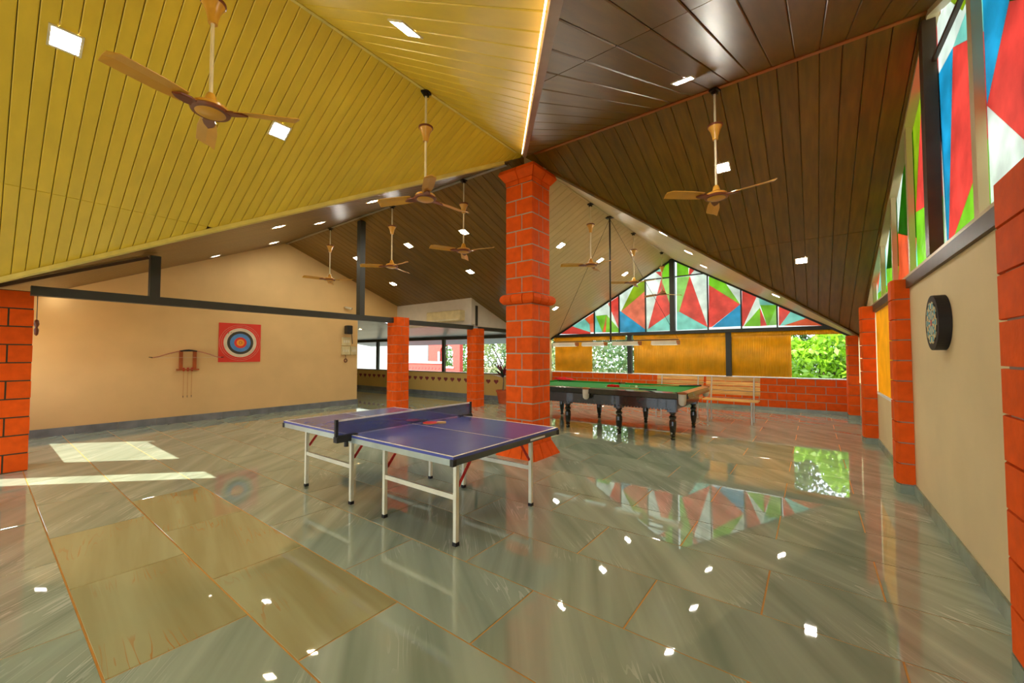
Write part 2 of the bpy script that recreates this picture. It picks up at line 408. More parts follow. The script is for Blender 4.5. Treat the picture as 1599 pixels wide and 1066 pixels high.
# LED strip laid along the valley on the yellow side
a = Vector(zp(XC + .35, YC - .35 * BP / AM, -.03)); b_ = Vector(zp(.2, YC - (.2 - XC) * BP / AM, -.03))
dv = Vector((-.045, -.01, -.0))
o = B().bar(a + dv, b_ + dv, .007, .007).build('led_strip', 'led_strip'); tag(o, 'glowing warm light strip along the ceiling valley above the brick column', 'light strip')

# ================================================================== WALLS
def roofpoly_x(x, y0, y1, z0, step=.5, lift=.02):
    ys = sorted(set([y0, y1] + [y for y in (YC,) if y0 < y < y1])); 
    return [(x, y0, z0), (x, y1, z0)] + [(x, y, zroof(x, y) + lift) for y in ys[::-1]]
# left wall with its gable, and the return above the veranda opening
gl = lambda y: ZR - (AP * (y - YC) if y > YC else AM * (YC - y)) + .03
wl = B()
wl.prism([(XL, -.15, -.06), (XL, 7.11, -.06), (XL, 7.11, gl(7.11)), (XL, YC, gl(YC)), (XL, -.15, gl(-.15))], (-.2, 0, 0))
wl.prism([(XL, 7.11, 2.62), (XL, 8.6, 2.62), (XL, 8.6, gl(8.6)), (XL, 7.11, gl(7.11))], (-.2, 0, 0))
wl = wl.build('wall_left', 'cream_wall'); struct(wl, 'cream plastered gable wall carrying the archery target')
o = B().box(XL - .2, XW + .02, 8.6, 8.75, 2.42, gl(8.6) + .02).build('wall_inner', 'pale_wall'); struct(o, 'pale wall strip above the veranda opening')
o = B().prism([(XW, 8.75, 2.36), (XW, 11.4, 2.36), (XW, 11.4, ZR - AP * (11.4 - YC) + .05), (XW, 8.75, ZR - AP * (8.75 - YC) + .03)], (-.12, 0, 0)).build('wall_inner', 'pale_wall'); struct(o, 'pale triangular wall under the brown ceiling edge')
o = B().box(XW - .12, XW, YV, YB, -.06, 2.36).build('wall_side', 'cream_wall'); struct(o, 'cream side wall behind the brick column')
# skirting tiles of the left wall
sk = B().box(XL, XL + .006, .0, 7.11, 0, .145).build('baseboard_left', 'mortar'); struct(sk, 'grey stone skirting along the archery wall')
me = B().box(0, .012, -.297, .297, 0, .15).mesh('skirting_tile'); me.materials.append(M['skirting'])
for k in range(12): child('skirting_tile', me, sk, (XL + .002, .3 + k * .6 - .05, 0))
# front-left exterior wall below and above the sunlit opening
o = B().box(XL - .2, -8.9, -.2, -.08, -.06, .92).build('wall_front', 'cream_wall'); struct(o, 'low parapet below the sunny opening beside the archery wall')
o = B().box(XL - .2, XE, -.2, -.08, 2.28, 2.5).build('wall_front', 'cream_wall'); struct(o, 'lintel strip above the sunny opening')
o = B().box(XW - .2, XW, YF, -.42, -.06, 2.4).build('wall_front', 'cream_wall'); struct(o, 'unseen side wall of the front wing, added to block the sun')  # out of view; placed to keep sun off the floor past the narrow strip
o = B().prism([(XE - .1, YF, 2.3), (XR + .1, YF, 2.3), (XR + .1, YF, 2.32), (XC, YF, ZR + .05), (XE - .1, YF, 2.32)], (0, -.1, 0)).build('wall_front', 'cream_wall'); struct(o, 'unseen gable infill added to block the sun above the open front end')  # out of view; stops high sun, gap below lets sky light in

# right wall -------------------------------------------------------
ZL0, ZL1 = 2.25, 2.36
wr = B()
wr.box(XR, XR + .22, YF, 6.35, -.06, ZL0)              # solid wall with the dartboard
wr.box(XR, XR + .22, 6.35, 9.3, -.06, .86)             # low wall under the blind
wr.box(XR, XR + .22, 9.3, 9.75, -.06, ZL0)
wr.box(XR, XR + .22, 9.75, 12.6, -.06, .86)
wr.box(XR, XR + .22, 12.6, YB + .2, -.06, ZL0 + .15)
wr = wr.build('wall_right', 'sand_wall'); struct(wr, 'cream plastered right wall carrying the dartboard')
sk = B().box(XR - .006, XR, 0, YB, 0, .11).build('baseboard_right', 'mortar'); struct(sk, 'grey green stone skirting along the right wall')
mat('skirting_green', S(140, 152, 132), .25, var=.2, vscale=4, objrand=.1)
me = B().box(-.014, 0, -.297, .297, 0, .115).mesh('skirting_tile'); me.materials.append(M['skirting_green'])
for k in range(21): child('skirting_tile', me, sk, (XR - .002, .6 + k * .6 + .0, 0))
o = B().box(XR - .03, XR + .08, -.9, 10.95, ZL0, ZL1).build('trim_%d' % trim.n, 'beam_brown'); trim.n += 1; struct(o, 'dark brown sill beam under the right stained glass gable')
o = B().box(XR - .02, XR + .12, -.9, 10.95, ZL1, ZL1 + .035).build('trim_%d' % trim.n, 'cream_panel'); trim.n += 1; struct(o, 'cream sill on top of the brown beam')
o = B().box(XR - .005, XR + .04, 6.6, 9.2, .86, .90).build('window_sill', 'white_wall'); struct(o, 'white sill of the opening with the plain yellow blind')

# stained glass -----------------------------------------------------
def gable_window(name, label, plane_ax, val, thick_dir, panes, mull, frame_m, back):
    root = bpy.data.objects.new(name, None); COL.objects.link(root); struct(root, label)
    B().prism(back, thick_dir * .004).build('backing_sheet', 'clear_sheet', root)
    for m, poly in panes:
        B().prism(poly, thick_dir * .006).build('pane', m, root)
    for a, b_, w_, d_, mm in mull:
        B().bar(a, b_, w_, d_).build('mullion', mm, root)
    return root
def crop(ox, oy, s): return lambda x, y: (ox + x / s, oy + y / s)
Lc = crop(860, 380, 7.105); Rc = crop(1020, 390, 7.105); Oc = crop(1060, 400, 4.847)
YG = YB - .02
def bpoly(fn, pts): return [hit(*fn(*p), 1, YG) for p in pts]
P = []
def add(fn, m, *pts): P.append(('glass_' + m, bpoly(fn, pts)))
add(Lc, 'red', (100, 1005), (240, 920), (440, 985), (440, 1005)); add(Lc, 'teal', (240, 920), (375, 835), (430, 895), (440, 985)); add(Lc, 'orange', (375, 835), (482, 766), (482, 880), (430, 895)); add(Lc, 'pink', (430, 895), (482, 880), (482, 985), (440, 985))
add(Lc, 'white', (488, 752), (635, 665), (620, 790), (500, 805)); add(Lc, 'white', (635, 665), (757, 950), (620, 790)); add(Lc, 'red', (635, 665), (757, 582), (757, 950)); add(Lc, 'green', (500, 805), (620, 790), (575, 985)); add(Lc, 'teal', (488, 752), (500, 805), (575, 985), (488, 985)); add(Lc, 'orange', (620, 790), (610, 985), (575, 985)); add(Lc, 'green', (620, 790), (757, 950), (757, 985), (610, 985))
add(Lc, 'white', (763, 575), (915, 482), (780, 755), (763, 745)); add(Lc, 'olive', (915, 482), (1052, 395), (1052, 522), (780, 755)); add(Lc, 'pink', (1052, 522), (1052, 955), (780, 755)); add(Lc, 'blue', (763, 745), (780, 755), (1052, 955), (1052, 985), (763, 985))
add(Lc, 'white', (1058, 402), (1225, 392), (1080, 950), (1058, 950)); add(Lc, 'red', (1225, 392), (1350, 760), (1080, 950)); add(Lc, 'lime', (1225, 392), (1355, 382), (1355, 765), (1350, 760)); add(Lc, 'teal', (1080, 950), (1350, 760), (1375, 960), (1080, 975), (1058, 985), (1058, 950))
add(Lc, 'white', (1058, 395), (1160, 315), (1228, 372), (1228, 390)); add(Lc, 'red', (1160, 315), (1228, 312), (1228, 372)); add(Lc, 'teal', (1160, 315), (1228, 262), (1228, 312)); add(Lc, 'green', (1228, 262), (1355, 165), (1355, 380), (1228, 390))
add(Rc, 'green', (262, 95), (392, 165), (392, 287), (262, 302)); add(Rc, 'teal', (392, 165), (478, 200), (400, 208)); add(Rc, 'red', (400, 208), (478, 200), (410, 278), (392, 287)); add(Rc, 'white', (478, 200), (604, 248), (604, 266), (410, 278))
add(Rc, 'lime', (262, 305), (405, 290), (288, 685), (262, 690)); add(Rc, 'red', (405, 290), (606, 860), (288, 685)); add(Rc, 'white', (405, 290), (604, 268), (612, 850), (606, 860)); add(Rc, 'teal', (288, 685), (606, 860), (606, 875), (262, 890), (262, 690))
add(Rc, 'green', (616, 255), (765, 318), (965, 605), (616, 388)); add(Rc, 'white', (765, 318), (975, 395), (975, 600), (965, 605)); add(Rc, 'red', (616, 388), (965, 605), (650, 855), (616, 858)); add(Rc, 'blue', (965, 605), (975, 600), (978, 845), (650, 860))
add(Rc, 'red', (985, 402), (1168, 472), (1000, 848), (985, 848)); add(Rc, 'white', (1168, 472), (1185, 612), (1185, 640), (1005, 848)); add(Rc, 'teal', (1168, 472), (1372, 552), (1372, 612), (1185, 612)); add(Rc, 'green', (1185, 640), (1190, 845), (1005, 848)); add(Rc, 'red', (1185, 640), (1262, 840), (1190, 845)); add(Rc, 'green', (1185, 612), (1372, 612), (1280, 838), (1262, 840)); add(Rc, 'lime', (1372, 612), (1384, 832), (1280, 838))
add(Oc, 'red', (756, 338), (870, 385), (765, 525), (756, 525)); add(Oc, 'teal', (870, 385), (1030, 447), (790, 525), (765, 525)); add(Oc, 'orange', (1030, 447), (1235, 512), (1235, 525), (790, 525))
ZB0, ZB1 = 2.17, 2.27
def bp_(fn, x, y): return hit(*fn(x, y), 1, YG - .02)
mull = []
for fn, x, y0_, y1_ in ((Lc, 485, 760, 985), (Lc, 760, 578, 985), (Lc, 1055, 398, 985), (Rc, 610, 250, 875), (Rc, 980, 398, 860), (Rc, 1378, 555, 850)):
    a = bp_(fn, x, y1_); b_ = bp_(fn, x, y0_); mull.append((Vector((a.x, YG - .02, ZB1 - .02)), Vector((a.x, YG - .02, b_.z)), .035, .05, 'beam'))
a = bp_(Lc, 1055, 398); b_ = bp_(Rc, 610, 266); zz = (a.z + b_.z) / 2
mull.append((Vector((a.x, YG - .02, zz)), Vector((b_.x, YG - .02, zz)), .04, .035, 'beam'))
zl = lambda x: (ZR - (BP * (x - XC) if x > XC else BM * (XC - x)))
for xa, xb in ((XW, XC), (XC, XR)):
    mull.append((Vector((xa, YG - .03, zl(xa) - .03)), Vector((xb, YG - .03, zl(xb) - .03)), .05, .05, 'beam'))
gable_window('window_1', 'stained glass gable of coloured triangles above the snooker room blinds', 1, YG, Vector((0, 1, 0)), P, mull, 'beam', [(XW, YG + .02, ZB0), (XR, YG + .02, ZB0), (XC, YG + .02, ZR)])
# central post and sill beam of the back gable
o = B().box(XC - .075, XC + .075, YB - .14, YB - .0, ZB1, ZR - .01).build('gable_post', 'beam'); tag(o, 'grey steel post in the middle of the far stained glass gable', 'post')
o = B().box(XW, XR, YB - .12, YB + .02, ZB0, ZB1).build('sill_beam', 'beam'); tag(o, 'grey steel beam under the far stained glass gable', 'beam')
# backing behind the far gable sides where the roof is lower than the beam is open air

# right gable: glass set back from the wall face
DG = .08; XG = XR + DG
def rp(*pts): return [hit(p[0], p[1], 0, XG) for p in pts]
Q = []
def radd(m, *pts): Q.append(('glass_' + m, rp(*pts)))
# bay nearest the camera
yd = [1.65, 2.78, 3.93, 5.06, 6.2, 7.35, 8.45, 9.55, 10.6]
def rz(y): return ZR - (AP * (y - YC) if y > YC else AM * (YC - y))
def ypoly(m, *pts): Q.append(('glass_' + m, [Vector((XG, y, z)) for y, z in pts]))
zs = ZL1 + .03
tp = lambda y: rz(y) - .01
# each bay in wall coordinates (y, z), read off the photograph
y = hit(1539.5, 167, 0, XG)
Pn = dict(a=(3.93, zs), b=(3.93, y.z), c=(3.93, tp(3.93)), d=(2.78, zs), e=(2.78, tp(2.78)))
k1 = hit(1576, 2, 0, XG); k2 = hit(1599, 218, 0, XG); k3 = hit(1599, 60, 0, XG)
ypoly('blue', Pn['b'], (k1.y, k1.z), (k1.y - .05, tp(k1.y - .05)), Pn['c'])
ypoly('red', Pn['b'], (k2.y, k2.z), (2.78, k2.z - .12), (2.78, k3.z - .15), (k1.y, k1.z))
ypoly('darkgreen', (k1.y, k1.z), (2.78, k3.z - .15), Pn['e'], (k1.y - .05, tp(k1.y - .05)))
ypoly('white', Pn['b'], Pn['a'], Pn['d'], (2.78, k2.z - .12), (k2.y, k2.z))
# bay beside the post
q1 = hit(1464, 119, 0, XG); q2 = hit(1488, 74, 0, XG); q3 = hit(1506, 106, 0, XG); q4 = hit(1481, 390, 0, XG); q5 = hit(1514.8, 250, 0, XG); q6 = hit(1503, 46, 0, XG)
e0, e1 = 5.06, 3.93
zbar0, zbar1 = q1.z + .10, q6.z + .12
ypoly('white', (e0, zbar0), (e0, zs), (q4.y + .02, zs), (q1.y, q1.z)); ypoly('blue', (q1.y, q1.z), (q4.y + .02, zs), (q4.y, zs), (q2.y, q2.z)); ypoly('red', (q2.y, q2.z), (q4.y, zs), (e1, q5.z), (e1, q3.z)); ypoly('green', (e1, q5.z), (q4.y, zs), (e1, zs)); ypoly('teal', (q2.y, q2.z), (e1, q3.z), (e1, zbar1)); ypoly('white', (e0, zbar0), (q1.y, q1.z), (q2.y, q2.z), (e1, zbar1))
ypoly('olive', (4.7, tp(4.7)), (4.35, zbar1 + (4.35 - e1) / (e0 - e1) * (zbar0 - zbar1)), (e1, zbar1), (e1, tp(e1))); ypoly('white', (e0, tp(e0)), (e0, zbar0), (4.35, zbar1 + (4.35 - e1) / (e0 - e1) * (zbar0 - zbar1)), (4.7, tp(4.7)))
# bays beyond the post
def bay(ya, yb, cols, fr):
    """ya nearer, yb farther; a fan of four triangles like the far gable's bays"""
    za, zb = tp(ya), tp(yb); zm = zs + (min(za, zb) - zs) * fr; ym = ya + (yb - ya) * .55
    ypoly(cols[0], (yb, zb), (yb, zm), (ym, tp(ym))); ypoly(cols[1], (ym, tp(ym)), (yb, zm), (ya, zs + (za - zs) * .25), (ya, za)); ypoly(cols[2], (yb, zm), (yb, zs), (ya + .15, zs), (ya, zs + (za - zs) * .25)); ypoly(cols[3], (ya, zs + (za - zs) * .25), (ya + .15, zs), (ya, zs))
bay(5.06, 6.2, ('olive', 'red', 'green', 'lime'), .42)
bay(6.2, 7.35, ('white', 'darkgreen', 'orange', 'teal'), .6)
bay(7.35, 8.45, ('white', 'darkgreen', 'green', 'red'), .55)
bay(8.45, 9.55, ('orange', 'teal', 'green', 'darkgreen'), .5)
bay(9.55, 10.6, ('orange', 'white', 'pink', 'teal'), .4)
bay(2.78, 1.65, ('white', 'red', 'blue', 'green'), .5)
bay(1.65, .3, ('orange', 'teal', 'green', 'red'), .5)
mull = []
for yy in yd:
    if yy == 5.06: continue
    if rz(yy) > ZL1 + .1: mull.append((Vector((XR + DG / 2, yy, ZL1)), Vector((XR + DG / 2, yy, rz(yy) - .01)), .05, DG + .01, 'cream_panel'))
mull.append((Vector((XR + DG / 2, e0, zbar0)), Vector((XR + DG / 2, e1, zbar1)), .03, .03, 'beam_brown'))
for ya, yb in ((-.2, YC), (YC, 10.8)):
    mull.append((Vector((XR + DG / 2, ya, rz(ya) - .02)), Vector((XR + DG / 2, yb, rz(yb) - .02)), DG, .05, 'cream_panel'))
gable_window('window_2', 'stained glass gable of coloured triangles above the right wall', 0, XG, Vector((1, 0, 0)), Q, mull, 'beam', [(XG + .02, -.3, ZL1), (XG + .02, 10.9, ZL1), (XG + .02, YC, ZR)])
o = B().box(XR - .03, XR + .06, 4.98, 5.12, ZL1 + .035, rz(5.05) - .01).build('gable_post', 'beam_brown'); tag(o, 'dark brown post in the middle of the right stained glass gable', 'post')

# ================================================================== BRICKWORK
def pinwheel(parent, w_, z0, z1, ch, core_m='mortar', mj=.017, proud=.0):
    L_ = w_ * .61; S_ = w_ - L_; h = w_ / 2
    n = max(1, round((z1 - z0) / ch)); c = (z1 - z0) / n
    me = B().bevbox(-L_ / 2 + mj / 2 * .5, L_ / 2 - mj / 2, -S_ / 2 + 0, S_ / 2 - mj / 2, mj / 2, c - mj / 2, .003).mesh('brick'); me.materials.append(M['brick_orange'])
    # brick i sits with its outer long face on side i
    for k in range(n):
        for i in range(4):
            s_ = 1 if k % 2 == 0 else -1
            ang = i * math.pi / 2
            lx = -h + L_ / 2 if s_ > 0 else h - L_ / 2
            ly = -h + S_ / 2
            x = lx * math.cos(ang) - ly * math.sin(ang); y_ = lx * math.sin(ang) + ly * math.cos(ang)
            o = child('brick', me, parent, (x, y_, z0 + k * c), ang)
            if s_ < 0: o.scale = (-1, 1, 1)
    B().box(-h + .006, h - .006, -h + .006, h - .006, z0, z1).build('mortar_core', core_m, parent)
def frustum_bricks(parent, h0, h1, z0, z1, nper, name='brick'):
    """a flared course: nper bricks per side between half width h0 (bottom) and h1 (top)"""
    g = .006
    for i in range(4):
        ang = i * math.pi / 2; R_ = Matrix.Rotation(ang, 3, 'Z')
        for k in range(nper):
            a, b_ = -1 + 2 * k / nper, -1 + 2 * (k + 1) / nper
            v = []
            for hh, z in ((h0, z0), (h1, z1)):
                ins = max(hh - .12, .05)
                v += [R_ @ Vector(p) for p in ((a * hh + g, -hh, z), (b_ * hh - g, -hh, z), (b_ * ins, -ins, z), (a * ins, -ins, z))]
            B().add(v, [(3, 2, 1, 0), (4, 5, 6, 7), (0, 1, 5, 4), (1, 2, 6, 5), (2, 3, 7, 6), (3, 0, 4, 7)]).build(name, 'brick_orange', parent)
# tall central column
PX, PY, PW = -3.53, 5.12, .49
cp = thing('brick_pillar', 'tall orange brick column in the middle of the hall with a rounded ring and flared base', 'pillar', (PX, PY, 0))
frustum_bricks(cp, .36, .265, 0, .2, 3); frustum_bricks(cp, .262, .248, .205, .3, 2)
pinwheel(cp, PW, .305, 2.28, .25)
# rounded ring course
for i in range(4):
    R_ = Matrix.Rotation(i * math.pi / 2, 3, 'Z')
    for k in range(3):
        prof = []
        for t in range(7):
            an = -math.pi / 2 + math.pi * t / 6; prof.append((.245 + .075 * math.cos(an), 2.365 + .08 * math.sin(an)))
        v = []; a, b_ = -1 + 2 * k / 3, -1 + 2 * (k + 1) / 3
        for e in (a, b_):
            g = .006 if e == a else -.006
            for hh, z in prof + [(.12, 2.445), (.12, 2.285)]: v.append(R_ @ Vector((e * hh + g, -hh, z)))
        n = len(prof) + 2
        f = [tuple(range(n)), tuple(range(n, 2 * n))[::-1]] + [(j, n + j, n + (j + 1) % n, (j + 1) % n) for j in range(n)]
        B().add(v, f).build('ring_brick', 'brick_orange', cp)
pinwheel(cp, PW, 2.45, 4.12, .24)
frustum_bricks(cp, .248, .252, 4.125, 4.19, 2); frustum_bricks(cp, .262, .335, 4.195, 4.30, 2); frustum_bricks(cp, .335, .315, 4.305, 4.36, 2)
B().box(-.2, .2, -.2, .2, 0, 4.36).build('mortar_core', 'mortar', cp)
def pillar(x, y, w_, h_, ch, label, core='mortar', mj=.008):
    p_ = thing('brick_pillar', label, 'pillar', (x, y, 0)); pinwheel(p_, w_, 0, h_, ch, core, mj); return p_
pillar(-8.0, 6.08, .36, 2.42, .22, 'slim orange brick pillar left of the potted plant, nearer the archery wall')
pillar(-8.0, 8.86, .36, 2.3, .22, 'slim orange brick pillar standing just beside the potted plant')
pillar(-8.55, .16, .54, 2.36, .225, 'thick orange brick pillar at the left edge with dark joints', 'dark_mortar', .016)
# pilasters on the right wall: one chamfered block per course
def pilaster(y0, y1, xf, h_, label, ch=.235):
    p_ = thing('brick_pilaster', label, 'pilaster', (XR, (y0 + y1) / 2, 0))
    hw = (y1 - y0) / 2; dx = XR - xf; c = .06; n = round((h_ - .1) / ch); cc = (h_ - .1) / n
    prof = [(0, -hw), (-dx + c * .4, -hw), (-dx, -hw + c), (-dx, hw - c), (-dx + c * .4, hw), (0, hw)]
    me = B().prism([(x, y, .006) for x, y in prof], (0, 0, cc - .014)).mesh('block'); me.materials.append(M['brick_orange'])
    for k in range(n): child('block', me, p_, (-.002, 0, .1 + k * cc))
    B().prism([(x * .86, y * .9, .0) for x, y in prof], (0, 0, h_ - .02)).build('mortar_core', 'mortar', p_)
    B().prism([(x * 1.03, y * 1.02, 0) for x, y in prof], (0, 0, .095)).build('base_tile', 'skirting_green', p_)
pilaster(2.45, 3.05, .735, 2.36, 'orange block pilaster at the right edge, nearest the dartboard')
pilaster(6.12, 6.45, .725, 2.36, 'orange block pilaster on the far side of the dartboard')
pilaster(9.15, 9.5, .68, 2.36, 'orange block pilaster between the plain yellow blind and the far corner')
pilaster(12.35, 12.85, .66, 1.98, 'orange block pilaster in the far right corner')
# low brick wall under the far blinds
wb = B().box(XW, XR, YB, YB + .16, -.06, .88).build('wall_back', 'mortar'); struct(wb, 'low orange brick wall under the corrugated blinds')
bl, bh = .42, .205
me = B().bevbox(.009, bl - .009, -.008, .05, .009, bh - .009, .003).mesh('brick'); me.materials.append(M['brick_orange'])
z = .08; k = 0
while z < .87:
    x = XW + .02 + (0 if k % 2 else -bl / 2)
    while x < XR - .02:
        a, b_ = max(x, XW + .01), min(x + bl, XR - .01); zh = min(bh, .88 - z)
        if b_ - a > .05 and zh > .03:
            if abs(b_ - a - bl) < 1e-4 and zh == bh: child('brick', me, wb, (a, YB, z))
            else:
                m2 = B().bevbox(.009, b_ - a - .009, -.008, .05, .009, zh - .004, .003).mesh('brick'); m2.materials.append(M['brick_orange']); child('brick', m2, wb, (a, YB, z))
        x += bl
    z += bh; k += 1
o = B().box(XW, XR, YB - .03, YB + .16, .88, .905).build('window_sill', 'white_wall'); struct(o, 'pale sill on top of the low brick wall')
o = B().box(XW, XR, YB - .02, YB, 0, .085).build('baseboard_back', 'skirting_green'); struct(o, 'grey stone skirting under the low brick wall')

# ================================================================== BEAMS AND POSTS
def beam(name, a, b, w_, h_, m, label, cat): return tag(B().bar(a, b, w_, h_).build(name, m), label, cat)
beam('tie_beam', (XW - .05, .38, 2.34), (XW - .05, 5.92, 2.34), .12, .12, 'beam', 'long dark steel beam from the left pillar past the archery target', 'beam')
beam('tie_beam', (XW - .05, 6.26, 2.32), (XW - .05, 8.7, 2.32), .12, .12, 'beam', 'dark steel beam between the two slim brick pillars', 'beam')
beam('tie_beam', (XW - .05, 9.02, 2.30), (XW - .05, 11.4, 2.30), .12, .1, 'beam', 'dark steel beam running behind the tall brick column', 'beam')
beam('king_post', (XW - .05, 5.06, 2.40), (XW - .05, 5.06, 4.5), .14, .12, 'beam', 'tall dark steel post rising from the beam to the ridge', 'post')
beam('king_post', (XW - .05, 1.58, 2.40), (XW - .05, 1.58, 3.02), .12, .12, 'beam', 'short dark steel post on the beam near the left pillar', 'post')
beam('king_post', (XW - .05, 8.84, 2.38), (XW - .05, 8.84, 2.98), .12, .1, 'beam', 'short dark steel post above the slim pillar beside the plant', 'post')
beam('rafter', (XW - .05, -.1, zroof(XL, -.1) - .03), (XW - .05, 1.5, zroof(XL, 1.5) - .03), .06, .04, 'beam_brown', 'thin brown rafter under the brown ceiling at the left pillar', 'beam')
# posts of the blind openings in the far wall
for px, lab in ((983.5, 'grey steel post between the half open blind and the middle blind'), (1138, 'grey steel post between the middle blind and the right blind')):
    x = hit(px, 560, 1, YB - .02).x
    tag(B().box(x - .07, x + .07, YB - .07, YB + .07, .905, ZB0).build('window_post', 'beam'), lab, 'post')

# ================================================================== BLINDS
def blind(x0, x1, z0, z1, y_, label, amp=.012, pitch=.055):
    n = int((x1 - x0) / pitch); vs = []; 
    b_ = B(); pts = []
    for i in range(n * 4 + 1):
        x = x0 + (x1 - x0) * i / (n * 4); pts.append((x, y_ + amp * (0, 1, 0, -1)[i % 4]))
    m_ = len(pts)
    v = [(p[0], p[1], z0) for p in pts] + [(p[0], p[1], z1) for p in pts]
    b_.add(v, [(i, i + 1, m_ + i + 1, m_ + i) for i in range(m_ - 1)])
    o = b_.build('corrugated_blind', 'blind', None, True)
    sm = o.modifiers.new('thick', 'SOLIDIFY'); sm.thickness = .003
    return tag(o, label, 'blind', None)
bx = lambda px: hit(px, 560, 1, YB + .05).x
zbt = ZB0 + .0
blind(bx(867), bx(925), .91, zbt - .12, YB + .05, 'yellow corrugated blind at the far left, beside the brick column')
blind(bx(990), bx(1134), .91, zbt - .1, YB + .05, 'yellow corrugated blind in the middle of the far wall')
blind(bx(1143), bx(1236), .91, zbt - .1, YB + .05, 'yellow corrugated blind just left of the big open window')
blind(bx(866), bx(978), zbt - .14, zbt, YB - .01, 'short yellow valance above the half open window', .008)
blind(bx(990), bx(1134), zbt - .12, zbt, YB - .01, 'short yellow valance above the middle blind', .008)
blind(bx(1143), bx(1330), zbt - .12, zbt, YB - .01, 'short yellow valance above the big open window', .008)
rb = B().box(XR + .015, XR + .03, 6.45, 9.2, .9, 2.24).build('roller_blind', 'blind'); tag(rb, 'plain yellow blind in the right wall opening', 'blind')
rb = B().box(XR + .06, XR + .075, 9.75, 12.4, .9, 2.24).build('roller_blind', 'cream_wall'); tag(rb, 'pale blind edge beyond the third pilaster', 'blind')

# ================================================================== VERANDA
vw = B().box(-17.6, XW - .1, YV, YV + .12, -.06, .86).build('wall_veranda', 'veranda_wall'); struct(vw, 'low yellow veranda wall with heart shaped openings')
vs_ = B().box(-17.6, XW - .1, YV - .03, YV + .15, .86, .9).build('window_sill', 'trim_metal'); struct(vs_, 'grey sill of the veranda windows')
sk = B().box(-17.6, XW - .1, YV - .012, YV, 0, .15).build('baseboard_veranda', 'skirting'); struct(sk, 'grey skirting of the veranda wall')
ew = B().box(-17.8, -17.6, 7.0, YV + .1, -.06, 2.7).build('wall_end', 'cream_wall'); struct(ew, 'cream end wall of the veranda')
sw = B().box(-17.6, XL - .2, 6.95, 7.11, -.06, 2.7).build('wall_end', 'cream_wall'); struct(sw, 'cream outer wall of the veranda')
# hearts
def heart(s=.085):
    pts = []
    for k in range(20):
        t = 2 * math.pi * k / 20; pts.append((s * 16 * math.sin(t) ** 3 / 16 * 1.15, s * (13 * math.cos(t) - 5 * math.cos(2 * t) - 2 * math.cos(3 * t) - math.cos(4 * t)) / 16))
    return pts
hm = B().prism([(p[0], 0, p[1]) for p in heart()], (0, -.012, 0)).mesh('heart'); hm.materials.append(M['heart_dark'])
for k in range(25): child('heart', hm, vw, (-8.5 - k * .345, YV, .625))
for px in (590, 693):
    x = hit(px, 560, 1, YV + .05).x
    tag(B().box(x - .06, x + .06, YV, YV + .1, .9, 2.12).build('window_post', 'beam'), 'dark post of the veranda windows ' + ('left of the first slim pillar' if px == 590 else 'in front of the red arched house'), 'post')
o = B().box(-17.6, XW - .1, YV - .03, YV + .12, 2.08, 2.24).build('head_beam', 'beam'); tag(o, 'dark beam over the veranda windows', 'beam')
aw = B().prism([(-17.6, YV + .12, 2.1), (XW - .14, YV + .12, 2.1), (XW - .14, YV + 1.3, 1.94), (-17.6, YV + 1.3, 1.94)], (0, 0, .03)).build('awning', 'awning_blue'); tag(aw, 'blue grey awning outside the veranda windows', 'awning')
# veranda soffit of grey boards
so = B().prism([(-17.6, 7.11, 2.66), (XW - .1, 7.11, 2.66), (XW - .1, YV, 2.2), (-17.6, YV, 2.2)], (0, 0, .04))
so = B().prism([(-17.6, 7.11, 2.70), (XL, 7.11, 2.70), (XL, 8.76, 2.46), (XW - .1, 8.76, 2.46), (XW - .1, YV, 2.2), (-17.6, YV, 2.2)], (0, 0, .04)).build('ceiling', 'soffit_panel'); struct(so, 'grey boarded veranda soffit')
zsf = lambda y: 2.70 + (y - 7.11) * (2.2 - 2.70) / (YV - 7.11)
for k in range(11):
    ya, yb = 7.13 + k * .3, 7.13 + k * .3 + .292
    xr = XL if yb < 8.8 else XW - .1
    if yb > YV: break
    B().prism([(-17.6, ya, zsf(ya) - .012), (xr, ya, zsf(ya) - .012), (xr, yb, zsf(yb) - .012), (-17.6, yb, zsf(yb) - .012)], (0, 0, .012)).build('board', 'soffit_panel', so)

# ================================================================== OUTSIDE
def rect_px(x0, y0, x1, y1, Y): 
    a = hit(x0, y1, 1, Y); b_ = hit(x1, y0, 1, Y); return a.x, b_.x, a.z, b_.z
YH = 19.0
hs = thing('arched_house', 'salmon red house with an arched window seen through the veranda', 'house', (-17, YH, -1))
a = hit(669, 600, 1, YH); b_ = hit(718, 530, 1, YH)
# front wall with an arched opening
x0, x1 = a.x, b_.x; ax, aw_ = hit(697, 540, 1, YH).x, .62
za, zsill = hit(697, 572, 1, YH).z, hit(697, 572, 1, YH).z
ztop = 3.4; zspr = hit(697, 549, 1, YH).z
wall = B()
def Hb(xa, xb, z0, z1): wall.box(xa + 17, xb + 17, 0, .3, z0 + 1, z1 + 1)
Hb(x0, ax - aw_, -1, ztop); Hb(ax + aw_, x1, -1, ztop); Hb(ax - aw_, ax + aw_, -1, zsill)
arc = [(ax + aw_ * math.cos(t), zspr + aw_ * .75 * math.sin(t)) for t in np.linspace(0, math.pi, 13)]
for i in range(12):
    (xa, z1_), (xb, z2_) = arc[i], arc[i + 1]
    wall.prism([(xa + 17, 0, z1_ + 1), (xb + 17, 0, z2_ + 1), (xb + 17, 0, ztop + 1), (xa + 17, 0, ztop + 1)], (0, .3, 0))
wall.build('wall', 'red_house', hs)
B().box(ax - aw_ - .16 + 17, ax - aw_ + 17, -.05, .05, zsill + 1, zspr + 1).box(ax - aw_ - .16 + 17, ax + aw_ + .1 + 17, -.05, .05, zsill + .88, zsill + 1).build('window_frame', 'white_wall', hs)
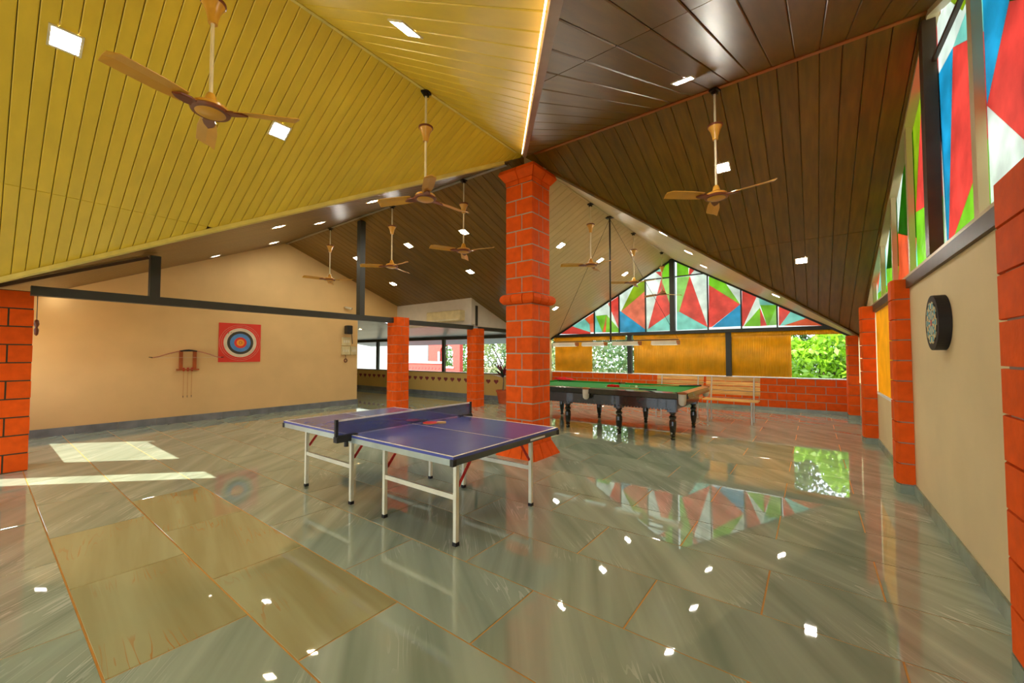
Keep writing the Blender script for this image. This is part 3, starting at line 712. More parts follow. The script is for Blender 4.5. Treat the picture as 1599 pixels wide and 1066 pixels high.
wh = thing('white_house', 'plain white house wall seen left of the red arched house', 'house', (-24, YH + .5, -1))
xa = hit(500, 560, 1, YH + .5).x; xb = hit(668, 560, 1, YH + .5).x
B().box(xa + 24, xb + 24, 0, .3, 0, 4.6).build('wall', 'house_white', wh)
B().box(xa + 23.8, xb + 24.1, -.3, .5, 4.6, 4.8).build('roof', 'red_house', wh)
pw = thing('parapet_wall', 'low salmon red parapet with small heart shapes in front of the white house', 'wall', (-20, YH - 2.5, -1))
xa = hit(636, 570, 1, YH - 2.5).x; xb = hit(690, 570, 1, YH - 2.5).x; zt = hit(660, 567, 1, YH - 2.5).z
B().box(xa + 20 - 1, xb + 20, 0, .2, 0, zt + 1).build('wall', 'red_house', pw)
B().box(xa + 19, xb + 20.05, -.06, .26, zt + 1, zt + 1.12).build('coping', 'pale_wall', pw)
for k in range(10): child('heart', hm, pw, (xa + 20.2 + k * .3, -.001, zt + .72))

def leaves(n, rx, ry, rzz, size, seed, flat=False):
    r_ = np.random.default_rng(seed); d = r_.normal(size=(n, 3)); d /= np.linalg.norm(d, axis=1)[:, None]
    rad = r_.uniform(.35, 1, n) ** .5; lump = 1 + .35 * np.sin(d[:, 0] * 5 + seed) * np.cos(d[:, 2] * 4 + seed * 2)
    c = d * (rad * lump)[:, None] * np.array([rx, ry, rzz])
    a = r_.normal(size=(n, 3)); a /= np.linalg.norm(a, axis=1)[:, None]
    b_ = np.cross(a, r_.normal(size=(n, 3))); b_ /= np.linalg.norm(b_, axis=1)[:, None]
    s_ = size * r_.uniform(.6, 1.3, n)[:, None]
    v = np.stack([c - a * s_, c + b_ * s_ * .45, c + a * s_, c - b_ * s_ * .45], 1).reshape(-1, 3)
    me = bpy.data.meshes.new('foliage'); me.from_pydata(v.tolist(), [], [(4 * i, 4 * i + 1, 4 * i + 2, 4 * i + 3) for i in range(n)]); me.update(); return me
tree_spots = [  # x, y, crown centre z, rx, rz, leaf material, leaf size, label
    (-17.2, 22.0, 1.6, 2.2, 3.0, 'leaf_pale', .12, 'pale leafy tree just right of the red arched house'),
    (hit(697, 560, 1, 25.5).x, 25.5, 1.8, 3.4, 3.6, 'leaf_green', .16, 'leafy tree behind the arch of the red house'),
    (-13.2, 20.0, 1.5, 2.1, 3.0, 'leaf_deep', .12, 'dull green tree seen beside the potted plant'),
    (-10.2, 19.5, 1.6, 2.0, 2.9, 'leaf_pale', .11, 'pale tree hidden mostly behind the brick column'),
    (-5.4, 17.4, 1.2, 1.9, 2.6, 'leaf_deep', .10, 'dull green tree seen through the half open blind'),
    (-7.2, 22.5, 2.2, 3.0, 3.6, 'leaf_pale', .13, 'pale tree farther behind the half open blind'),
    (-2.4, 19.5, 1.8, 2.6, 3.4, 'leaf_green', .12, 'green tree hidden mostly behind the middle blind'),
    (.2, 17.0, .9, 1.5, 1.7, 'leaf_bright', .13, 'bright yellow green bush filling the big open window'),
    (1.7, 17.8, .6, 1.4, 1.8, 'leaf_pale', .09, 'yellowish bush at the right side of the big open window'),
    (-.3, 20.5, 2.2, 2.6, 3.2, 'leaf_deep', .12, 'deep green tree behind the bright bush'),
    (3.8, 21.0, 2.2, 2.8, 3.6, 'leaf_deep', .12, 'deep green tree at the far right outside')]
for i, (x, y_, zc, rx, rzz, lm, ls, lab) in enumerate(tree_spots):
    t = thing('tree', lab, 'tree', (x, y_, -1.0), 0, 'trees outside the windows')
    me = leaves(5200, rx, rx * .8, rzz, ls, 40 + i); me.materials.append(M[lm])
    o = child('foliage', me, t, (0, 0, zc + 1)); o['kind'] = 'stuff'
    tr = B().tube([(0, 0, 0), (.08, 0, (zc + 1) * .5), (0, .05, zc + 1 + rzz * .4)], [.14, .11, .05], 8)
    for k in range(3):
        an = k * 2.1 + i; tr.tube([(0, 0, (zc + 1) * .6), (math.cos(an) * rx * .6, math.sin(an) * rx * .5, zc + 1 + rzz * .35)], [.06, .02], 6)
    tr.build('trunk', 'bark', t, True)

# ================================================================== CEILING LIGHTS
def led(x, y, m, label, sx=None):
    z = zroof(x, y); g1 = ZR - (BP * (x - XC) if x > XC else BM * (XC - x)); g2 = ZR - (AP * (y - YC) if y > YC else AM * (YC - y))
    if sx == 'A': g1, g2 = -9, g2
    if sx == 'B': g1, g2 = g1, -9
    if g1 > g2: n = Vector((BP if x > XC else -BM, 0, 1)); z = g1
    else: n = Vector((0, AP if y > YC else -AM, 1)); z = g2
    n = -n.normalized()
    t = thing('ceiling_light', label, 'ceiling light', (x, y, z), 0, 'square lights set in the sloping ceiling')
    t.rotation_mode = 'QUATERNION'; t.rotation_quaternion = n.to_track_quat('Z', 'X')
    fr_ = B()
    for s_ in (-1, 1): fr_.box(s_ * .085 - .008, s_ * .085 + .008, -.093, .093, 0, .010).box(-.077, .077, s_ * .085 - .008, s_ * .085 + .008, 0, .010)
    fr_.build('frame', 'plastic_white', t); B().box(-.077, .077, -.077, .077, .001, .006).build('diffuser', m, t)
for x, y, s_, m, lab in [
    (-4.59, .34, 'B', 'led', 'square light in the yellow ceiling left of the nearest fan'), (-4.59, 1.9, 'B', 'led', 'square light in the yellow ceiling right of the nearest fan'),
    (-2.24, 1.74, 'B', 'led', 'square light in the yellow slope right of the ridge'), (-.91, 3.87, 'A', 'led', 'square light in the brown slope nearest the camera'),
    (-.94, 6.12, 'A', 'led', 'square light just above the fan in the brown ceiling'), (-.12, 8.63, 'A', 'led', 'square light low in the brown ceiling near the right wall'),
    (-5.78, 3.86, 'A', 'led_warm', 'light in the brown ceiling beside the second fan\'s left blade'), (-7.09, 2.95, 'A', 'led_warm', 'light low in the brown ceiling between the two steel posts'),
    (-10.73, 3.15, 'A', 'led_dim', 'light above the archery target close to the wall'), (-7.67, 3.94, 'A', 'led_warm', 'light in the brown ceiling left of the tall steel post'),
    (-10.26, 4.17, 'A', 'led', 'light near the gable peak of the archery wall'), (-11.15, .78, 'A', 'led_dim', 'light at the low left end of the brown ceiling'),
    (-7.64, 6.08, 'A', 'led', 'light in the brown ceiling right of the tall steel post, above a small fan'), (-5.85, 6.1, 'A', 'led', 'light in the brown ceiling behind the fan by the column'),
    (-9.97, 7.38, 'A', 'led_warm', 'light low in the brown ceiling near the first slim pillar'), (-6.89, 7.42, 'A', 'led', 'light low in the brown ceiling toward the potted plant'),
    (-9.8, 6.09, 'A', 'led', 'light seen just beside the tall steel post'), (-4.51, 7.85, 'B', 'led', 'light in the cream ceiling just right of the brick column'),
    (-4.45, 9.83, 'B', 'led', 'light in the cream ceiling behind the nearest snooker room fan'), (-4.52, 11.77, 'B', 'led', 'light in the cream ceiling nearest the stained glass'),
    (-6.4, 10.78, 'B', 'led', 'light low in the cream ceiling beside the column ring'), (-2.13, 7.5, 'B', 'led', 'first light in the cream strip right of the ridge'),
    (-2.06, 9.0, 'B', 'led', 'second light in the cream strip right of the ridge'), (-2.14, 10.9, 'B', 'led', 'third light in the cream strip above the stained glass peak'),
    (-.62, 10.6, 'B', 'led', 'light in the cream strip far right above the stained glass')]:
    led(x, y, m, lab, s_)

# ================================================================== CEILING FANS
def blade_mesh():
    b_ = B(); L0, L1 = .17, .60; top = []; bot = []
    n = 9
    for i in range(n + 1):
        t = i / n; x = L0 + (L1 - L0) * t; w0 = .05 + .016 * min(1, t * 3); 
        if t > .9: w1 = w0 * (1 - ((t - .9) / .1) ** 2 * .75)
        else: w1 = w0
        zt = .010 - .012 * t
        top.append((x, -w0 * .95, zt - .018)); bot.append((x, w1, zt + .018))
    v = []
    for a, c in zip(top, bot):
        mid = ((a[0]), (a[1] + c[1]) / 2, (a[2] + c[2]) / 2 + .007)
        v += [a, mid, c]
    f = []
    for i in range(n): 
        o = i * 3; f += [(o, o + 3, o + 4, o + 1), (o + 1, o + 4, o + 5, o + 2)]
    k = len(v); v2 = [(p[0], p[1], p[2] - .005) for p in v]
    f2 = [tuple(j + k for j in q[::-1]) for q in f]
    rim = [i * 3 for i in range(n + 1)] + [n * 3 + 1, n * 3 + 2] + [i * 3 + 2 for i in range(n - 1, -1, -1)] + [1]
    f3 = [(rim[i], rim[i] + k, rim[(i + 1) % len(rim)] + k, rim[(i + 1) % len(rim)]) for i in range(len(rim))]
    b_.add(v + v2, f + f2 + f3); return b_
def make_fan():
    t = thing('ceiling_fan', 'fan', 'ceiling fan', (0, 0, 0))
    # origin at the motor's underside centre; hangs up to +1.22
    B().lathe([(.0, -.028), (.07, -.024), (.098, -.01), (.098, .0)], 28).build('bottom_cover', 'fan_gold', t, True)
    B().lathe([(.098, -.012), (.118, -.008), (.125, .006), (.112, .02), (.098, .02)], 28).build('trim_ring', 'fan_brown', t, True)
    B().lathe([(.11, .018), (.112, .036), (.10, .046), (.06, .052), (.042, .08), (.03, .12), (.022, .135), (.0, .137)], 28).build('motor_housing', 'fan_gold', t, True)
    B().tube([(0, 0, .12), (0, 0, 1.20)], .0125, 10).build('down_rod', 'fan_white', t, True)
    cn = B().lathe([(.03, .66), (.034, .70), (.05, .76), (.072, .80), (.075, .812), (.0, .815)], 24).build('canopy', 'fan_gold', t, True)
    B().lathe([(.074, .806), (.082, .812), (.082, .826), (.0, .828)], 24).build('canopy_rim', 'fan_brown', cn, True)
    hk = B().cbox((0, 0, 1.2), (.05, .05, .03)); hk.cbox((0, 0, 1.23), (.09, .09, .02)); hk.build('ceiling_hook', 'dark_metal', t)
    bm_ = blade_mesh()
    bl_ = bm_.mesh('blade'); bl_.materials.append(M['fan_gold'])
    br = B().prism([(.09, -.028, .012), (.15, -.042, .008), (.21, -.03, .006), (.25, 0, .005), (.21, .03, .018), (.15, .042, .02), (.09, .028, .014)], (0, 0, -.012)).mesh('blade_bracket'); br.materials.append(M['fan_brown'])
    for k in range(3):
        o = child('blade', bl_, t, (0, 0, 0), k * 2 * math.pi / 3)
        q = child('blade_bracket', br, o, (0, 0, -.008), 0)
    return t
fan0 = make_fan(); first = True
ZF = 3.29
fans = [(XC, .97, (455, 187), .72, 'nearest gold ceiling fan under the yellow ceiling'), (XC, 3.0, (592, 317), 1.0, 'second gold ceiling fan, hanging over the table tennis table'),
        (XC, 7.25, (956, 406), 1, 'ceiling fan nearest the brick column in the snooker room'), (XC, 9.65, (1030, 435), 1, 'middle ceiling fan of the snooker room'), (XC, 11.97, (1053, 460), 1, 'farthest ceiling fan, in front of the stained glass'),
        (-.83, YC, (1208, 281), 1, 'gold ceiling fan under the brown ceiling beside the stained glass wall'), (-4.75, YC, (671, 384), 1, 'ceiling fan on the left of the brick column, nearest to it'),
        (-6.74, YC, (637, 408), 1, 'ceiling fan between the tall steel post and the brick column'), (-9.11, YC, (552, 436), 1, 'ceiling fan in front of the archery wall gable')]
for x, y, tip, _, lab in fans:
    o = fan0 if first else copytree(fan0); first = False
    tp_ = hit(tip[0], tip[1], 2, ZF)
    o.location = (x, y, ZF); o.rotation_euler = (0, 0, math.atan2(tp_.y - y, tp_.x - x)); tag(o, lab, 'ceiling fan', 'ceiling fans along the ridges')

# ================================================================== TABLE TENNIS TABLE
tt = thing('table_tennis_table', 'blue table tennis table on folding legs in the middle of the floor', 'table', (-3.51, 2.89, 0))
for s_ in (-1, 1):
    x0, x1 = (0.004, 1.37) if s_ > 0 else (-1.37, -.004)
    tp_ = B().box(x0, x1, -.7625, .7625, .738, .76).build('table_top', 'table_blue', tt)
    # white lines lie proud of the top by a hair
    B().box(x0, x1, -.7625, -.7425, .76, .7612).build('side_line', 'white_line', tp_); B().box(x0, x1, .7425, .7625, .76, .7612).build('side_line', 'white_line', tp_)
    xe = 1.35 if s_ > 0 else -1.37
    B().box(xe, xe + .02, -.7425, .7425, .76, .7612).build('end_line', 'white_line', tp_); B().box(x0, x1, -.0025, .0025, .76, .7608).build('centre_line', 'white_line', tp_)
    for y_ in (-.7625, .7425): B().box(x0, x1, y_, y_ + .02, .69, .738).build('side_apron', 'silver', tt)
    B().box((1.35 if s_ > 0 else -1.37), (1.37 if s_ > 0 else -1.35), -.7425, .7425, .69, .738).build('end_apron', 'apron_dark', tt)
    for cx_, cy_ in ((s_ * 1.362, -.755), (s_ * 1.362, .755)): B().cbox((cx_, cy_, .714), (.035, .035, .05)).build('corner_cap', 'black_plastic', tt)
    for y_ in (-.57, .49):
        xa, xb = s_ * .28, s_ * 1.21
        for xx in (xa, xb):
            lg = B().box(xx - .0165, xx + .0165, y_ - .0165, y_ + .0165, .03, .70).build('leg', 'cream_steel', tt)
            B().box(xx - .02, xx + .02, y_ - .02, y_ + .02, 0, .03).build('rubber_foot', 'rubber', lg)
            B().bar((xx, y_ + .025 * (1 if y_ < 0 else -1), .46), (xx, y_ + .21 * (1 if y_ < 0 else -1), .69), .010, .024).build('brace', 'red_paint', tt)
        B().box(min(xa, xb) + .02, max(xa, xb) - .02, y_ - .014, y_ + .014, .36, .40).build('stretcher', 'cream_steel', tt)
B().box(1.371, 1.376, .25, .5, .705, .722).build('name_plate', 'white_line', tt)
nt_ = thing('table_tennis_net', 'blue table tennis net with white tape clamped across the blue table', 'net', (-3.51, 2.89, .76))
B().box(-.002, .002, -.88, .88, .008, .145).build('net_cloth', 'net_cloth', nt_); B().box(-.006, .006, -.88, .88, .14, .156).build('net_tape', 'net_tape', nt_)
for s_ in (-1, 1):
    ps = B().box(-.014, .014, s_ * .9 - .012, s_ * .9 + .012, -.03, .16).build('net_post', 'black_plastic', nt_)
    B().box(-.03, .03, min(s_ * .9, s_ * .70), max(s_ * .9, s_ * .70), .0018, .012).box(-.03, .03, min(s_ * .765, s_ * .91), max(s_ * .765, s_ * .91), -.05, .0018).build('clamp', 'black_plastic', ps)
    B().tube([(0, s_ * .80, -.05), (0, s_ * .80, -.10)], .02, 10).build('clamp_screw', 'black_plastic', ps)
def paddle(px, py, rz_, lab):
    p_ = hit(px, py, 2, .762); t = thing('table_tennis_paddle', lab, 'paddle', (p_.x, p_.y, .7615), rz_, 'paddles on the table')
    el = [(.08 * math.cos(a), .076 * math.sin(a)) for a in np.linspace(0, 2 * math.pi, 25)[:-1]]
    B().prism([(x, y, .003) for x, y in el], (0, 0, .006)).build('blade', 'paddle_wood', t); B().prism([(x, y, .009) for x, y in el], (0, 0, .004)).build('rubber', 'red_rubber', t); B().prism([(x, y, 0) for x, y in el], (0, 0, .003)).build('rubber', 'rubber', t)
    B().bevbox(.07, .17, -.014, .014, 0, .022, .004).build('handle', 'paddle_wood', t)
paddle(645, 657, .5, 'red paddle lying against the net'); paddle(672, 661, .75, 'red paddle lying nearer the camera on the blue table')

# ================================================================== SNOOKER TABLE
SX0, SX1, SY0, SY1 = -5.5, -1.72, 7.22, 9.28
scx, scy = (SX0 + SX1) / 2, (SY0 + SY1) / 2
sn = thing('snooker_table', 'full size snooker table with green cloth and dark turned legs', 'snooker table', (scx, scy, 0))
hx, hy = (SX1 - SX0) / 2, (SY1 - SY0) / 2
B().box(-hx + .1, hx - .1, -hy + .1, hy - .1, .79, .83).build('bed_cloth', 'green_cloth', sn)
for s_ in (-1, 1):
    for a, b_ in ((-hx + .16, -.07), (.07, hx - .16)):
        r_ = B().prism([(a, s_ * hy, .76), (a, s_ * (hy - .02), .85), (a, s_ * (hy - .13), .868), (a, s_ * (hy - .13), .80), (a, s_ * (hy - .06), .74)], (b_ - a, 0, 0)).build('rail', 'rail_wood', sn)
        B().prism([(a, s_ * (hy - .13), .868), (a + .04, s_ * (hy - .185), .866), (b_ - .04, s_ * (hy - .185), .866), (b_, s_ * (hy - .13), .868)], (0, 0, -.035)).build('cushion', 'green_cloth', sn)
    r_ = B().prism([(s_ * hx, -hy + .16, .76), (s_ * (hx - .02), -hy + .16, .85), (s_ * (hx - .13), -hy + .16, .868), (s_ * (hx - .13), -hy + .16, .80), (s_ * (hx - .06), -hy + .16, .74)], (0, 2 * hy - .32, 0)).build('rail', 'rail_wood', sn)
    if s_ > 0: B().prism([(hx - .022, -hy + .16, .851), (hx - .13, -hy + .16, .869), (hx - .13, hy - .16, .869), (hx - .022, hy - .16, .851)], (0, 0, .002)).build('rail_top', 'tan_wood', sn)
    B().prism([(s_ * (hx - .13), -hy + .16, .868), (s_ * (hx - .185), -hy + .2, .866), (s_ * (hx - .185), hy - .2, .866), (s_ * (hx - .13), hy - .16, .868)], (0, 0, -.035)).build('cushion', 'green_cloth', sn)
for px_, py_ in ((-hx + .09, -hy + .09), (-hx + .09, hy - .09), (hx - .09, -hy + .09), (hx - .09, hy - .09), (0, -hy + .04), (0, hy - .04)):
    pk = B().lathe([(.075, .84), (.085, .866), (.06, .872), (.055, .84)], 16, (px_, py_, 0)).build('pocket', 'brass', sn, True)
    B().lathe([(.03, .64), (.06, .67), (.068, .76), (.07, .84), (.06, .84)], 12, (px_, py_, 0)).build('pocket_bag', 'pocket_leather', pk, True)
for s_ in (-1, 1):
    B().box(-hx + .22, hx - .22, s_ * (hy - .17) - .02, s_ * (hy - .17) + .02, .56, .79).build('frame_side', 'dark_wood', sn)
    B().box(s_ * (hx - .22) - .02, s_ * (hx - .22) + .02, -hy + .17, hy - .17, .56, .79).build('frame_end', 'dark_wood', sn)
    b_ = B()
    for k in range(54): b_.cbox((-hx + .27 + k * .06, s_ * (hy - .17), .55), (.035, .05, .02))
    b_.build('bead_moulding', 'dark_wood', sn)['kind'] = 'stuff'
B().box(-hx + .14, hx - .14, -hy + .12, hy - .12, .745, .79).build('cloth_skirt', 'green_cloth', sn)
lp = [(.0, 0), (.035, 0), (.04, .03), (.03, .05), (.045, .08), (.038, .10), (.05, .14), (.062, .26), (.06, .33), (.045, .36), (.06, .385), (.065, .41), (.045, .43), (.04, .45), (.06, .475), (.055, .5), (.0, .5)]
lgm = B().lathe(lp, 16).box(-.075, .075, -.075, .075, .5, .79).mesh('leg'); lgm.materials.append(M['dark_wood'])
for x in (-5.17, -4.14, -3.02, -2.02):
    for y_ in (7.48, 9.03):
        child('leg', lgm, sn, (x - scx, y_ - scy, 0))
em = thing  # small round emblem on the corner leg
B().lathe([(.0, 0), (.032, 0), (.032, .006), (0, .006)], 16).build('emblem_red', 'ball_red', sn).matrix_local = Matrix.Translation((-2.055 - scx, 7.404 - scy, .66)) @ Matrix.Rotation(math.pi / 2, 4, 'X')
B().lathe([(.0, 0), (.028, 0), (.028, .006), (0, .006)], 16).build('emblem_blue', 'ball_blue', sn).matrix_local = Matrix.Translation((-1.99 - scx, 7.404 - scy, .66)) @ Matrix.Rotation(math.pi / 2, 4, 'X')
# balls: reds racked close together, one white
bm0 = bmesh.new(); bmesh.ops.create_icosphere(bm0, subdivisions=3, radius=.026); bme = bpy.data.meshes.new('ball'); bm0.to_mesh(bme); bm0.free(); bme.shade_smooth(); bme.materials.append(M['ball_red'])
k = 0
for r_ in range(5):
    for c in range(r_ + 1):
        o = bpy.data.objects.new('snooker_ball', bme); COL.objects.link(o); o.location = (-3.32 - r_ * .046, 8.2 + (c - r_ / 2) * .0525, .8565)
        tag(o, 'red snooker ball in the triangular rack on the green cloth', 'ball', 'red snooker balls in the rack')
bmw = bme.copy(); bmw.materials.clear(); bmw.materials.append(M['ball_white'])
o = bpy.data.objects.new('snooker_ball', bmw); COL.objects.link(o); o.location = (-2.95, 8.25, .8565); tag(o, 'white snooker ball right of the red balls', 'ball')
def cue(a, b_, lab):
    t = thing('snooker_cue', lab, 'cue', a); d = Vector(b_) - Vector(a)
    B().tube([(0, 0, 0), d * .3], [.0145, .0125], 10).build('butt', 'black_plastic', t, True); B().tube([d * .3, d * .985], [.0125, .006], 10).build('shaft', 'tan_wood', t, True); B().tube([d * .985, d], [.006, .0055], 8).build('tip', 'white_line', t, True)
cue((-2.25, 7.30, .894), (-3.5, 7.95, .846), 'snooker cue lying across the near cushion'); cue((-1.85, 9.0, .885), (-3.2, 8.5, .842), 'snooker cue lying across the far end of the green cloth')
# red cloth heap on the far cushion
v = []; n1, n2 = 14, 8; f = []
for i in range(n1 + 1):
    for j in range(n2 + 1):
        u_, w_ = i / n1, j / n2; e = min(u_, 1 - u_, w_, 1 - w_) * 5; v.append((-5.45 + .55 * u_, 9.05 + .2 * w_, .878 + min(1, e) * (.05 + .04 * math.sin(u_ * 9) * math.cos(w_ * 7)) * (1.2 - .7 * u_)))
for i in range(n1):
    for j in range(n2): q = i * (n2 + 1) + j; f.append((q, q + n2 + 1, q + n2 + 2, q + 1))
o = B().add(v, f).build('red_cloth', 'cloth_red', None, True); sm = o.modifiers.new('t', 'SOLIDIFY'); sm.thickness = .006; tag(o, 'crumpled red cloth on the snooker table beside the brick column', 'cloth')

# lamp rig over the snooker table
lr = thing('snooker_lamp', 'row of four hanging tube lights on a pole over the snooker table', 'hanging lamp', (XC, 8.2, 4.52))
B().tube([(0, 0, 0), (0, 0, -2.72)], .018, 10).build('pole', 'dark_metal', lr, True); B().cbox((0, 0, .0), (.16, .1, .04)).build('ceiling_bracket', 'dark_metal', lr)
B().bar((-1.45, 0, -2.70), (1.40, 0, -2.70), .03, .02).build('cross_bar', 'beam', lr)
for a, b_ in ((-4.91, -4.31), (-4.15, -3.61), (-3.43, -2.86), (-2.6, -2.1)):
    x0, x1 = a - XC, b_ - XC
    sh = B().prism([(x0, -.07, -2.80), (x0, .07, -2.80), (x0, .045, -2.72), (x0, -.045, -2.72)], (x1 - x0, 0, 0)).build('lamp_shade', 'plastic_white', lr)
    B().box(x0 + .02, x1 - .02, -.055, .055, -2.806, -2.80).build('diffuser', 'tube_glow', sh)
    B().box(x1 - .01, x1 + .03, -.06, .06, -2.80, -2.72).build('end_cap', 'brass', sh)
for xx in (-1.40, 1.38): B().tube([(0, 0, -.03), (xx, 0, -2.68)], .004, 6).build('guy_wire', 'dark_metal', lr)

# ================================================================== BENCHES
def bench(x0, x1, lab):
    t = thing('slatted_bench', lab, 'bench', ((x0 + x1) / 2, 10.2, 0)); h = (x1 - x0) / 2
    sl_ = B().box(-h, h, -.045, .045, -.012, .012).mesh('slat'); sl_.materials.append(M['bench_wood'])
    for k in range(4): child('slat', sl_, t, (0, -.13 + k * .11, .50))
    for k in range(4):
        o = child('slat', sl_, t, (0, .30 + k * .022, .64 + k * .105)); o.rotation_euler = (math.radians(80), 0, 0)
    for s_ in (-1, 1):
        x = s_ * (h - .12)
        B().tube([(x, -.17, 0), (x, -.17, .475)], .017, 10).build('leg', 'steel', t, True); B().tube([(x, .24, 0), (x, .25, .475), (x, .375, 1.0)], .017, 10).build('leg', 'steel', t, True); B().tube([(x, -.17, .478), (x, .25, .478)], .015, 8).build('seat_support', 'steel', t, True)
bench(-2.06, -.95, 'wooden slatted bench against the low brick wall, the right one of two'); bench(-3.22, -2.12, 'wooden slatted bench behind the snooker table, the left one of two')

# ================================================================== ARCHERY
tg = thing('archery_target', 'red square archery target face with coloured rings on the cream wall', 'target', (XL, 3.9, 1.82))
hw = .455
B().box(.004, .02, -hw, hw, -.475, .475).build('board', 'paper_red', tg)
for r_, m, k in ((.36, 'paper_white', 1), (.285, 'paper_black', 2), (.225, 'paper_blue', 3), (.135, 'paper_red', 4), (.085, 'paper_orange', 5), (.035, 'paper_black', 6), (.028, 'paper_orange', 7)):
    B().prism([(.02, r_ * math.cos(a), r_ * math.sin(a)) for a in np.linspace(0, 2 * math.pi, 41)[:-1]], (.0008 * k, 0, 0)).build('ring', m, tg)
for r_ in (.40, .44):
    b_ = B(); pts = [(.0205, r_ * math.cos(a), r_ * math.sin(a)) for a in np.linspace(0, 2 * math.pi, 49)]
    b_.tube(pts, .002, 4); b_.build('ring_line', 'paper_white', tg)
b_ = B()
for y_, z_, w_ in ((-.25, .23, .03), (-.2, .235, .02), (-.16, .225, .03), (-.21, .17, .03), (-.16, .17, .025)): b_.box(.022, .0265, y_ - w_ / 2, y_ - w_ / 2 + .008, z_ - .02, z_ + .02).box(.022, .0265, y_ - w_ / 2, y_ + w_ / 2, z_ + .012, z_ + .02)
b_.build('lettering', 'paper_black', tg)
hd = thing('bow_stand', 'wooden two post wall bracket holding the bow and arrows', 'bracket', (XL, 2.86, 1.2))
for y_ in (-.125, .125): B().box(.0, .05, y_ - .03, y_ + .03, .0, .42).build('post', 'wood_red', hd)
B().box(0, .09, -.2, .2, -.03, .0).build('shelf', 'wood_red', hd)
bw = thing('archery_bow', 'pink recurve bow resting on the wooden bracket', 'bow', (XL + .07, 2.86, 1.64))
pts = [(0, t * .62, -.02 - .19 * abs(t) ** 1.7 + (.03 * max(0, abs(t) - .85) / .15)) for t in np.linspace(-1, 1, 25)]
B().tube(pts[:10], .011, 8).build('limb', 'bow_pink', bw, True); B().tube(pts[15:], .011, 8).build('limb', 'bow_pink', bw, True); B().tube(pts[9:16], [.012, .016, .02, .022, .02, .016, .012], 8).build('grip', 'black_plastic', bw, True)
B().tube([pts[0], pts[-1]], .003, 6).build('string', 'paper_white', bw)
for s_ in (0, -1): B().tube([pts[s_], (0, pts[s_][1] * 1.1, pts[s_][2] + .012)], [.012, .006], 6).build('limb_tip', 'black_plastic', bw)
for i, y_ in enumerate((-.075, 0, .075)):
    t = thing('arrow', ('left', 'middle', 'right')[i] + ' of the three arrows hanging below the wooden bracket', 'arrow', (XL + .045, 2.86 + y_, .55), 0, 'arrows below the bow')
    B().tube([(0, 0, .05), (0, 0, .60)], .004, 6).build('shaft', 'tan_wood', t); B().tube([(0, 0, 0), (0, 0, .05)], [.002, .008], 6).build('point', 'black_plastic', t)
    B().add([(0, -.018, .60), (0, .018, .60), (0, .018, .68), (0, -.018, .68)], [(0, 1, 2, 3)]).box(-.012, .012, -.0015, .0015, .6, .68).build('fletching', 'red_paint', t)

# ================================================================== DARTBOARD
db = thing('dartboard', 'round dartboard with blue and cream wedges on the right wall', 'dartboard', (XR, 4.72, 1.78))
R0 = .225
def disc(r0, r1, a0, a1, x0, x1, m, name):
    n = 5; an = np.linspace(a0, a1, n)
    poly = [(x0, r1 * math.cos(a), r1 * math.sin(a)) for a in an] + [(x0, r0 * math.cos(a), r0 * math.sin(a)) for a in an[::-1]]
    B().prism(poly, (x1 - x0, 0, 0)).build(name, m, db)
B().prism([(-.001, R0 * math.cos(a), R0 * math.sin(a)) for a in np.linspace(0, 2 * math.pi, 49)[:-1]], (-.075, 0, 0)).build('case', 'dart_black', db)
for k in range(20):
    a0, a1 = 2 * math.pi * (k - .5) / 20, 2 * math.pi * (k + .5) / 20
    disc(.03, .105, a0, a1, -.0765, -.079, ('dart_blue', 'dart_cream')[k % 2], 'wedge'); disc(.115, .165, a0, a1, -.0765, -.079, ('dart_blue', 'dart_cream')[k % 2], 'wedge')
    disc(.105, .115, a0, a1, -.0765, -.080, ('dart_cream', 'dart_black')[k % 2], 'ring_segment'); disc(.165, .176, a0, a1, -.0765, -.080, ('dart_cream', 'dart_black')[k % 2], 'ring_segment')
B().prism([(-.0765, .028 * math.cos(a), .028 * math.sin(a)) for a in np.linspace(0, 2 * math.pi, 17)[:-1]], (-.004, 0, 0)).build('bull', 'red_paint', db)

# ================================================================== WALL FITTINGS
sp = thing('wall_speaker', 'small black speaker on the archery wall near its right end', 'speaker', (XL, 6.73, 2.28))
B().bevbox(.05, .2, -.09, .09, -.13, .13, .015).build('case', 'black_plastic', sp); B().box(0, .05, -.03, .03, -.03, .03).build('bracket', 'plastic_white', sp)
cv = thing('security_camera', 'small white bullet camera high on the archery wall', 'camera', (XL, 6.66, 2.96))
B().tube([(.06, 0, 0), (.12, .16, -.03)], .035, 12).build('body', 'plastic_white', cv, True); B().tube([(0, 0, .02), (.06, 0, 0)], .015, 8).build('arm', 'plastic_white', cv); B().tube([(.12, .16, -.03), (.125, .175, -.033)], .028, 12).build('lens', 'black_plastic', cv)
for (y0_, y1_, z0_, z1_, lab) in ((6.58, 6.86, 1.80, 2.06, 'upper cream switch box below the black speaker'), (6.57, 6.84, 1.52, 1.78, 'lower left cream switch box below the black speaker'), (6.86, 7.06, 1.52, 1.78, 'lower right cream switch box at the end of the archery wall')):
    t = thing('switch_box', lab, 'switch box', (XL, (y0_ + y1_) / 2, z0_)); h = (y1_ - y0_) / 2
    B().bevbox(.0, .05, -h, h, 0, z1_ - z0_, .008).build('case', 'plastic_beige', t)
    for k in range(3): B().box(.05, .056, -h * .7 + k * h * .5, -h * .7 + k * h * .5 + .04, .09, .16).build('switch', 'plastic_white', t)
cb = B().tube([(XL + .03, 6.89, 2.2), (XL + .05, 6.90, 2.0), (XL + .07, 6.90, 1.86)], .010, 8).build('cable', 'black_plastic'); tag(cb, 'dark cable running down from the speaker', 'cable')
